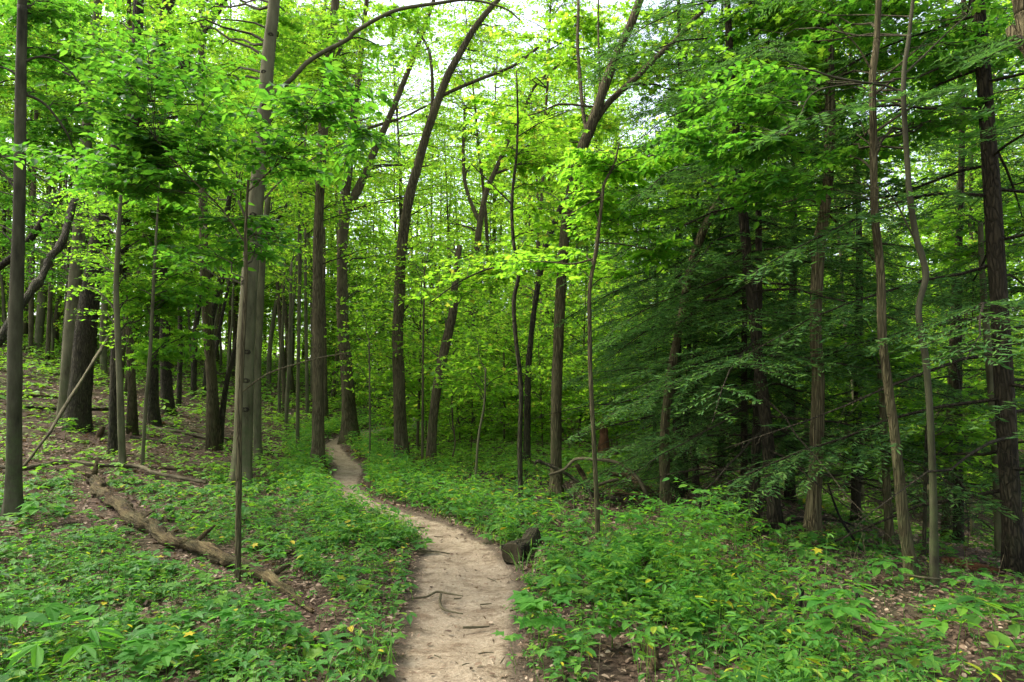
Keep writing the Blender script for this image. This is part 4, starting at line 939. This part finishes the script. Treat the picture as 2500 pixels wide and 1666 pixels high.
def herbs(gl, gs, x, y, h, k, ls, tmpl, rg, stems=True, up=0., spread=.35, m=0):
    n = len(x); z = terr(x, y); j = np.arange(k)[None]
    an = j * 2 * math.pi / k * rg.choice([1, 1, 2], (n, 1)) / 1. + rg.uniform(0, 6.28, (n, 1)) + rg.normal(0, .25, (n, k))
    lean = rg.normal(0, .22, (n, 2)) * h[:, None]
    top = np.stack([x + lean[:, 0], y + lean[:, 1], z + h], 1)
    fr = 1 - (j // 3) * .22 * rg.uniform(.6, 1.2, (n, 1)); fr = np.clip(fr, .25, 1)
    base = np.stack([x, y, z], 1)
    P = base[:, None] * (1 - fr[..., None]) + top[:, None] * fr[..., None]
    tl = rg.uniform(-.45, .12, (n, k)) + up
    D = np.stack([np.cos(an), np.sin(an), tl], -1)
    P = P + D * (spread * ls[:, None, None] * rg.uniform(.2, 1, (n, k, 1)))
    NN = Z - D * (tl[..., None]) + rg.normal(0, .18, (n, k, 3))
    leaves(gl, P.reshape(-1, 3), D.reshape(-1, 3), NN.reshape(-1, 3), (ls[:, None] * rg.uniform(.65, 1.2, (n, k))).ravel(), tmpl, m)
    if stems: prisms(gs, base, top, .0022, .0012, 1)

gp = Geo(); rg = np.random.default_rng(5)
def zone(n, r0, r1, hs, ls, k, tmpl, stems, thr=1.):
    x, y = sample_ground(n, r0, r1, 47, rg); c, pd = cover(x, y); kp = rg.random(n) < c * thr; x, y = x[kp], y[kp]
    m_ = len(x); h = hs[0] + (hs[1] - hs[0]) * rg.random(m_) ** 1.6 * (.6 + .9 * vnoise(x * 1.1, y * 1.1, 51)); herbs(gp, gp, x, y, h, k, ls[0] * .75 + (ls[1] * 1.1 - ls[0] * .75) * rg.random(m_) ** 1.3, tmpl, rg, stems)
zone(1800, 2.6, 6.5, (.03, .15), (.055, .10), 5, OVATE, True)
zone(760, 3.3, 7.5, (.06, .22), (.07, .12), 5, MAPLE, True)
zone(3000, 2.6, 8.0, (.03, .16), (.022, .05), 8, OVATE, True)
zone(6500, 6.0, 13, (.04, .18), (.06, .105), 5, OVATE, True)
zone(2200, 6.0, 13, (.06, .24), (.08, .13), 6, MAPLE, True)
# lush verge along the far path
x, y = sample_ground(26000, 7, 26, 30, rg); pd = pathdist(x, y); kp = (pd > .15) & (pd < .9) & (rg.random(len(x)) < .75); x, y = x[kp], y[kp]
herbs(gp, gp, x, y, rg.uniform(.1, .45, len(x)), 7, rg.uniform(.06, .11, len(x)), LONG, rg, False)
# ferny compound leaves and bare dead stems among the seedlings
rg = np.random.default_rng(63)
x, y = sample_ground(1500, 2.8, 9, 45, rg); c, pd = cover(x, y); kp = rg.random(len(x)) < c * .8; x, y = x[kp], y[kp]; n = len(x)
b_ = np.repeat(np.stack([x, y, terr(x, y)], 1), 4, 0); a = rg.uniform(0, 6.28, 4 * n); el = rg.uniform(.35, 1.3, 4 * n)
D = np.stack([np.cos(a) * np.cos(el), np.sin(a) * np.cos(el), np.sin(el)], 1); ln = rg.uniform(.12, .34, 4 * n)
prisms(gp, b_, b_ + D * ln[:, None], .0016, .0008, 1); twig_leaves(gp, b_, D, ln, 10, .05, LONG, rg, .3)
x, y = sample_ground(520, 2.8, 9, 45, rg); c, pd = cover(x, y); kp = c > .15; x, y = x[kp], y[kp]; n = len(x); b_ = np.stack([x, y, terr(x, y)], 1)
prisms(gp, b_, b_ + np.stack([rg.normal(0, .07, n), rg.normal(0, .07, n), rg.uniform(.12, .45, n)], 1), .0022, .001, 2)
keep_gp, gp = gp, Geo()
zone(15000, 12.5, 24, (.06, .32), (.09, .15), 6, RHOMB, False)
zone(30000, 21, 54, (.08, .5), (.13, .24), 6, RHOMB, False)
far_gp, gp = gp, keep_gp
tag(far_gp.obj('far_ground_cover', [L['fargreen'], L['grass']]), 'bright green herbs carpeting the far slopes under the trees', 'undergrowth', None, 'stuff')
tag(gp.obj('ground_cover', [L['herb'], L['grass'], B['deadgrey']]), 'low green seedlings and herbs carpeting the forest floor', 'undergrowth', None, 'stuff')

# paler jewelweed mass at the right of the path and along it
gj = Geo(); rg = np.random.default_rng(15)
def patch(cx, cy, sx, sy, n, hs, ls, k, tmpl=LONG):
    x = rg.normal(cx, sx, n); y = rg.normal(cy, sy, n); kp = (pathdist(x, y) > .1) & (y > 2.7); x, y = x[kp], y[kp]
    herbs(gj, gj, x, y, rg.uniform(*hs, len(x)), k, rg.uniform(*ls, len(x)), tmpl, rg, True)
for a in [(1.1, 4.6, .5, .9, 110, (.12, .40), (.045, .08), 10, OVATE), (1.6, 4.2, .5, .5, 60, (.12, .36), (.042, .075), 10, OVATE), (1.3, 6.6, .8, .8, 50, (.06, .2), (.045, .08), 10, OVATE), (1.3, 5.0, .4, .8, 110, (.2, .55), (.05, .085), 10), 
          (-1.6, 11.5, 1.6, 1.6, 400, (.1, .35), (.05, .09), 8), (-.2, 13., 2., 2., 600, (.12, .4), (.06, .1), 8), (1.5, 3.6, .5, .4, 40, (.12, .3), (.045, .08), 9), (-2.2, 4.0, .8, .6, 60, (.08, .2), (.04, .07), 8)]:
    patch(*a)
tag(gj.obj('light_herbs', [L['jewel'], L['grass']]), 'taller yellow-green herbs growing in loose drifts beside the path', 'undergrowth', None, 'stuff')

# grass tufts on the path verges
gg = Geo(); rg = np.random.default_rng(25)
x, y = sample_ground(26000, 3, 14, 40, rg); pd = pathdist(x, y); kp = (pd > -.02) & (pd < .35) & (vnoise(x * 1.3, y * 1.3, 31) > .55); x, y = x[kp], y[kp]
cx, cy, _ = ground(958, 1290); x = np.concatenate([x, rg.normal(cx, .22, 900)]); y = np.concatenate([y, rg.normal(cy, .3, 900)])
kp = pathdist(x, y) > 0; x, y = x[kp], y[kp]; n = len(x)
P = np.stack([x, y, terr(x, y)], 1); a = rg.uniform(0, 6.28, n); D = np.stack([np.cos(a), np.sin(a), rg.uniform(.5, 2.0, n)], 1)
leaves(gg, P, D, np.stack([-np.cos(a), -np.sin(a), np.full(n, .5)], 1), rg.uniform(.08, .26, n), BLADE)
tag(gg.obj('grass', L['grass']), 'short grass blades along the verges of the dirt path', 'grass', None, 'stuff')

# dry leaves
gl_ = Geo(); rg = np.random.default_rng(35)
for n, r0, r1, s0, s1, keep_path in ((24000, 2.5, 8, .022, .06, .06), (30000, 8, 18, .035, .085, .02), (30000, 16, 40, .08, .17, 0)):
    x, y = sample_ground(n, r0, r1, 47, rg); pd = pathdist(x, y); kp = (pd > .02) | (rg.random(n) < keep_path); x, y, pd = x[kp], y[kp], pd[kp]; n = len(x)
    P = np.stack([x, y, terr(x, y) + np.where(pd > 0, rg.uniform(.004, .03, n), -.016)], 1); D = rg.normal(size=(n, 3)) * (1, 1, .22); NN = Z + rg.normal(0, .35, (n, 3))
    leaves(gl_, P, D, NN, rg.uniform(s0, s1, n), RHOMB if r0 > 10 else OVATE)
x, y = sample_ground(150000, 2.5, 22, 26, rg); pd = pathdist(x, y); kp = (pd > -.5) & (pd < .35) & (rg.random(len(x)) < np.where(pd < 0, .24 + .8 * sst(pd, -.2, .02), .9)); x, y = x[kp], y[kp]; n = len(x)
P = np.stack([x, y, terr(x, y) + np.where(pd[kp] > 0, .004, -.020 + .016 * sst(pd[kp], -.1, 0.))], 1); D = rg.normal(size=(n, 3)) * (1, .7, .12); NN = Z + rg.normal(0, .3, (n, 3))
leaves(gl_, P, D, NN, rg.uniform(.012, .05, n), NEEDLE)
tag(gl_.obj('leaf_litter', L['litter']), 'dry brown fallen leaves scattered over the forest floor', 'leaf litter', None, 'stuff')

# ------------------------------------------------------------------ individual leafy plants
def sprout(px, py, h, k, ls, tmpl, leaf, label, group, seed, bush=False):
    rg = np.random.default_rng(seed); b = ground(px, py)
    root = empty('leafy_plant', b, label, 'plant', group)
    gs, gf = Geo(), Geo(); ln = rg.normal(0, .12, 2) * h
    u = np.linspace(0, 1, 6)[:, None]; P = b + np.hstack([ln[None] * u ** 1.5, h * u]); P[0, 2] -= .02
    tube(gs, P, np.linspace(.0045, .002, 6), 5, 0)
    if not bush:
        nw = max(2, k // 3); TPs, TDs, TLs = [], [], []
        for q in range(nw):
            f = 1 - .55 * q / nw; p = b + np.array([ln[0] * f ** 1.5, ln[1] * f ** 1.5, h * f])
            for a in range(3):
                an = q * 1.1 + a * 2.094 + rg.normal(0, .25); D = nrm(np.array([math.cos(an), math.sin(an), rg.uniform(-.1, .3)]))
                TPs.append(p); TDs.append(D); TLs.append(ls * rg.uniform(.5, 1.))
        TP, TD, TL = np.array(TPs), np.array(TDs), np.array(TLs)
        E = TP + TD * TL[:, None]; prisms(gs, TP, E, .0018, .0012)
        for s_, dd in ((0, 0.), (1, .95), (-1, -.95)):
            c_, s2 = math.cos(dd), math.sin(dd); D = np.stack([TD[:, 0] * c_ - TD[:, 1] * s2, TD[:, 0] * s2 + TD[:, 1] * c_, TD[:, 2] - .3], 1)
            leaves(gf, E, D, Z + rg.normal(0, .15, (len(E), 3)), ls * rg.uniform(.8, 1.15, len(E)), tmpl)
    else:
        n = k; f = rg.uniform(.25, 1, n); TP = b + np.stack([ln[0] * f ** 1.5, ln[1] * f ** 1.5, h * f], 1)
        an = np.arange(n) * 2.4; TD = nrm(np.stack([np.cos(an), np.sin(an), rg.uniform(.1, .6, n)], 1)); TL = h * .42 * rg.uniform(.5, 1, n)
        prisms(gs, TP, TP + TD * TL[:, None], .0022, .001); twig_leaves(gf, TP, TD, TL, 8, ls, tmpl, rg, .3)
    gs.obj('stem', L['grass'], root, b, True); gf.obj('leaves', L[leaf], root, b)
SP = [((60, 1600, .30, 9, .17, OVATE, 'sprout'), 'large-leaved seedling in the bottom left corner', None),
      ((190, 1640, .24, 6, .19, LONG, 'sprout'), 'seedling with very long pointed leaves at the lower left edge', None),
      ((250, 1565, .22, 6, .12, OVATE, 'sprout'), 'rounded light leaves of a seedling above the long-leaved one', None),
      ((600, 1585, .26, 6, .14, MAPLE, 'sprout'), 'broad maple seedling left of the path near the rotten log tip', None),
      ((380, 1660, .22, 6, .15, MAPLE, 'sprout'), 'maple seedling at the bottom edge left of the path', None),
      ((100, 1290, .32, 6, .18, OVATE, 'sprout'), 'broad-leaved plant at the foot of the left edge tree', None),
      ((1165, 1575, .24, 6, .13, MAPLE, 'sprout'), None, None),
      ((1315, 1590, .34, 9, .13, MAPLE, 'sprout'), 'leafy plant with drooping lobed leaves leaning over the path edge', None),
      ((1335, 1520, .40, 9, .12, OVATE, 'jewel'), 'plant with yellowing leaves on the right path edge', None),
      ((1700, 1480, .85, 16, .07, OVATE, 'jewel'), 'tallest light green shrub right of the path', None),
      ((1730, 1420, .75, 14, .065, OVATE, 'jewel'), 'light green shrub behind the tallest shrub right of the path', None),
      ((1800, 1350, .55, 12, .07, OVATE, 'under'), 'leafy shrub in front of the mossy log on the right', None),
      ((2090, 1640, .36, 6, .15, OVATE, 'sprout'), 'compound-leaved sprout at the bottom right with oval leaflets', None),
      ((2330, 1655, .40, 6, .14, OVATE, 'jewel'), 'yellow-green compound sprout nearest the bottom right corner', None),
      ((2070, 1560, .34, 6, .12, OVATE, 'sprout'), 'sprout with flat leaf tiers right of the black snag', None),
      ((2350, 1470, .22, 6, .12, OVATE, 'sprout'), 'round-leaved sprout in front of the crooked stem on the right', None),
      ((2180, 1430, .2, 6, .12, OVATE, 'sprout'), 'small sprout left of the foot of the straight dark trunk', None),
      ((1880, 1330, .22, 6, .12, OVATE, 'sprout'), 'bluish green sprout right of the mossy log', None),
      ((1930, 1480, .28, 6, .10, OVATE, 'sprout'), 'sprout with paired leaves left of the black snag', None),
      ((2440, 1600, .3, 6, .13, OVATE, 'shade'), 'dark leafy sprout at the right edge of the foreground', None),
      ((160, 1075, .45, 12, .16, MAPLE, 'under'), 'maple seedling clump at the foot of the broadest dark trunk', None),
      ((1560, 1400, .3, 9, .13, MAPLE, 'sprout'), 'wide maple seedling in front of the thin bare sapling', None),
      ((1480, 1440, .26, 9, .13, MAPLE, 'sprout'), 'maple seedling halfway between the sawn log and the tall shrub', None)]
rb = np.random.default_rng(17)
for j in range(20):
    SP.append(((rb.uniform(1560, 1840) if j < 9 else rb.uniform(1360, 1900), rb.uniform(1350, 1570) if j < 9 else rb.uniform(1440, 1600), rb.uniform(.45, .75) if j < 9 else rb.uniform(.2, .38), int(rb.integers(11, 18)), rb.uniform(.05, .072), OVATE if j % 3 else LONG, 'jewel' if j % 2 else 'sprout'),
               'bushy thin-stemmed herb in the drift right of the path', 'bushy herbs right of the path'))
for j, (a, lab, grp) in enumerate(SP):
    if lab is None: continue
    sprout(*a[:6], a[6], lab, grp, 100 + j, bush=a[2] > .5 or grp is not None)

# ------------------------------------------------------------------ light, sky, camera
SUN_EL, SUN_AZ = 52., -75.
w = bpy.data.worlds.new('World'); bpy.context.scene.world = w; w.use_nodes = True
nt = w.node_tree; bg = nt.nodes['Background']
sky = nt.nodes.new('ShaderNodeTexSky'); sky.sky_type = 'NISHITA'; sky.sun_disc = False
sky.sun_elevation = R(SUN_EL); sky.sun_rotation = R(SUN_AZ); sky.dust_density = 4.; sky.air_density = 1.; sky.ozone_density = 1.
hs = nt.nodes.new('ShaderNodeHueSaturation'); hs.inputs['Saturation'].default_value = .55     # thin overcast
nt.links.new(sky.outputs[0], hs.inputs['Color']); nt.links.new(hs.outputs[0], bg.inputs[0]); bg.inputs[1].default_value = .15
sl = bpy.data.lights.new('sun', 'SUN'); sl.energy = 1.15; sl.angle = R(25); sl.color = (1, .95, .84)
so = bpy.data.objects.new('sun', sl); C.objects.link(so)
d = np.array([math.cos(R(SUN_EL)) * math.sin(R(SUN_AZ)), math.cos(R(SUN_EL)) * math.cos(R(SUN_AZ)), math.sin(R(SUN_EL))])
so.rotation_euler = mathutils.Vector(d).to_track_quat('Z', 'Y').to_euler(); so.location = d * 60

cam = bpy.data.cameras.new('camera'); co = bpy.data.objects.new('camera', cam); C.objects.link(co)
co.location = (0, 0, CAMH); co.rotation_euler = (R(90), 0, 0)
cam.sensor_width = 36; cam.lens = 24; cam.clip_end = 2000; cam.clip_start = .05
cam.shift_y = (HY - 833) / 2500
sc = bpy.context.scene; sc.camera = co
sc.view_settings.view_transform = 'Standard'; sc.view_settings.look = 'None'; sc.view_settings.gamma = 1; sc.view_settings.exposure = 2.08
cy = sc.cycles
cy.max_bounces = 7; cy.diffuse_bounces = 6; cy.glossy_bounces = 2; cy.transmission_bounces = 4; cy.caustics_reflective = False; cy.caustics_refractive = False
cy.use_adaptive_sampling = True; cy.adaptive_threshold = .02
cy.use_denoising = True; cy.denoiser = 'OPENIMAGEDENOISE'
cy.sample_clamp_indirect = 6
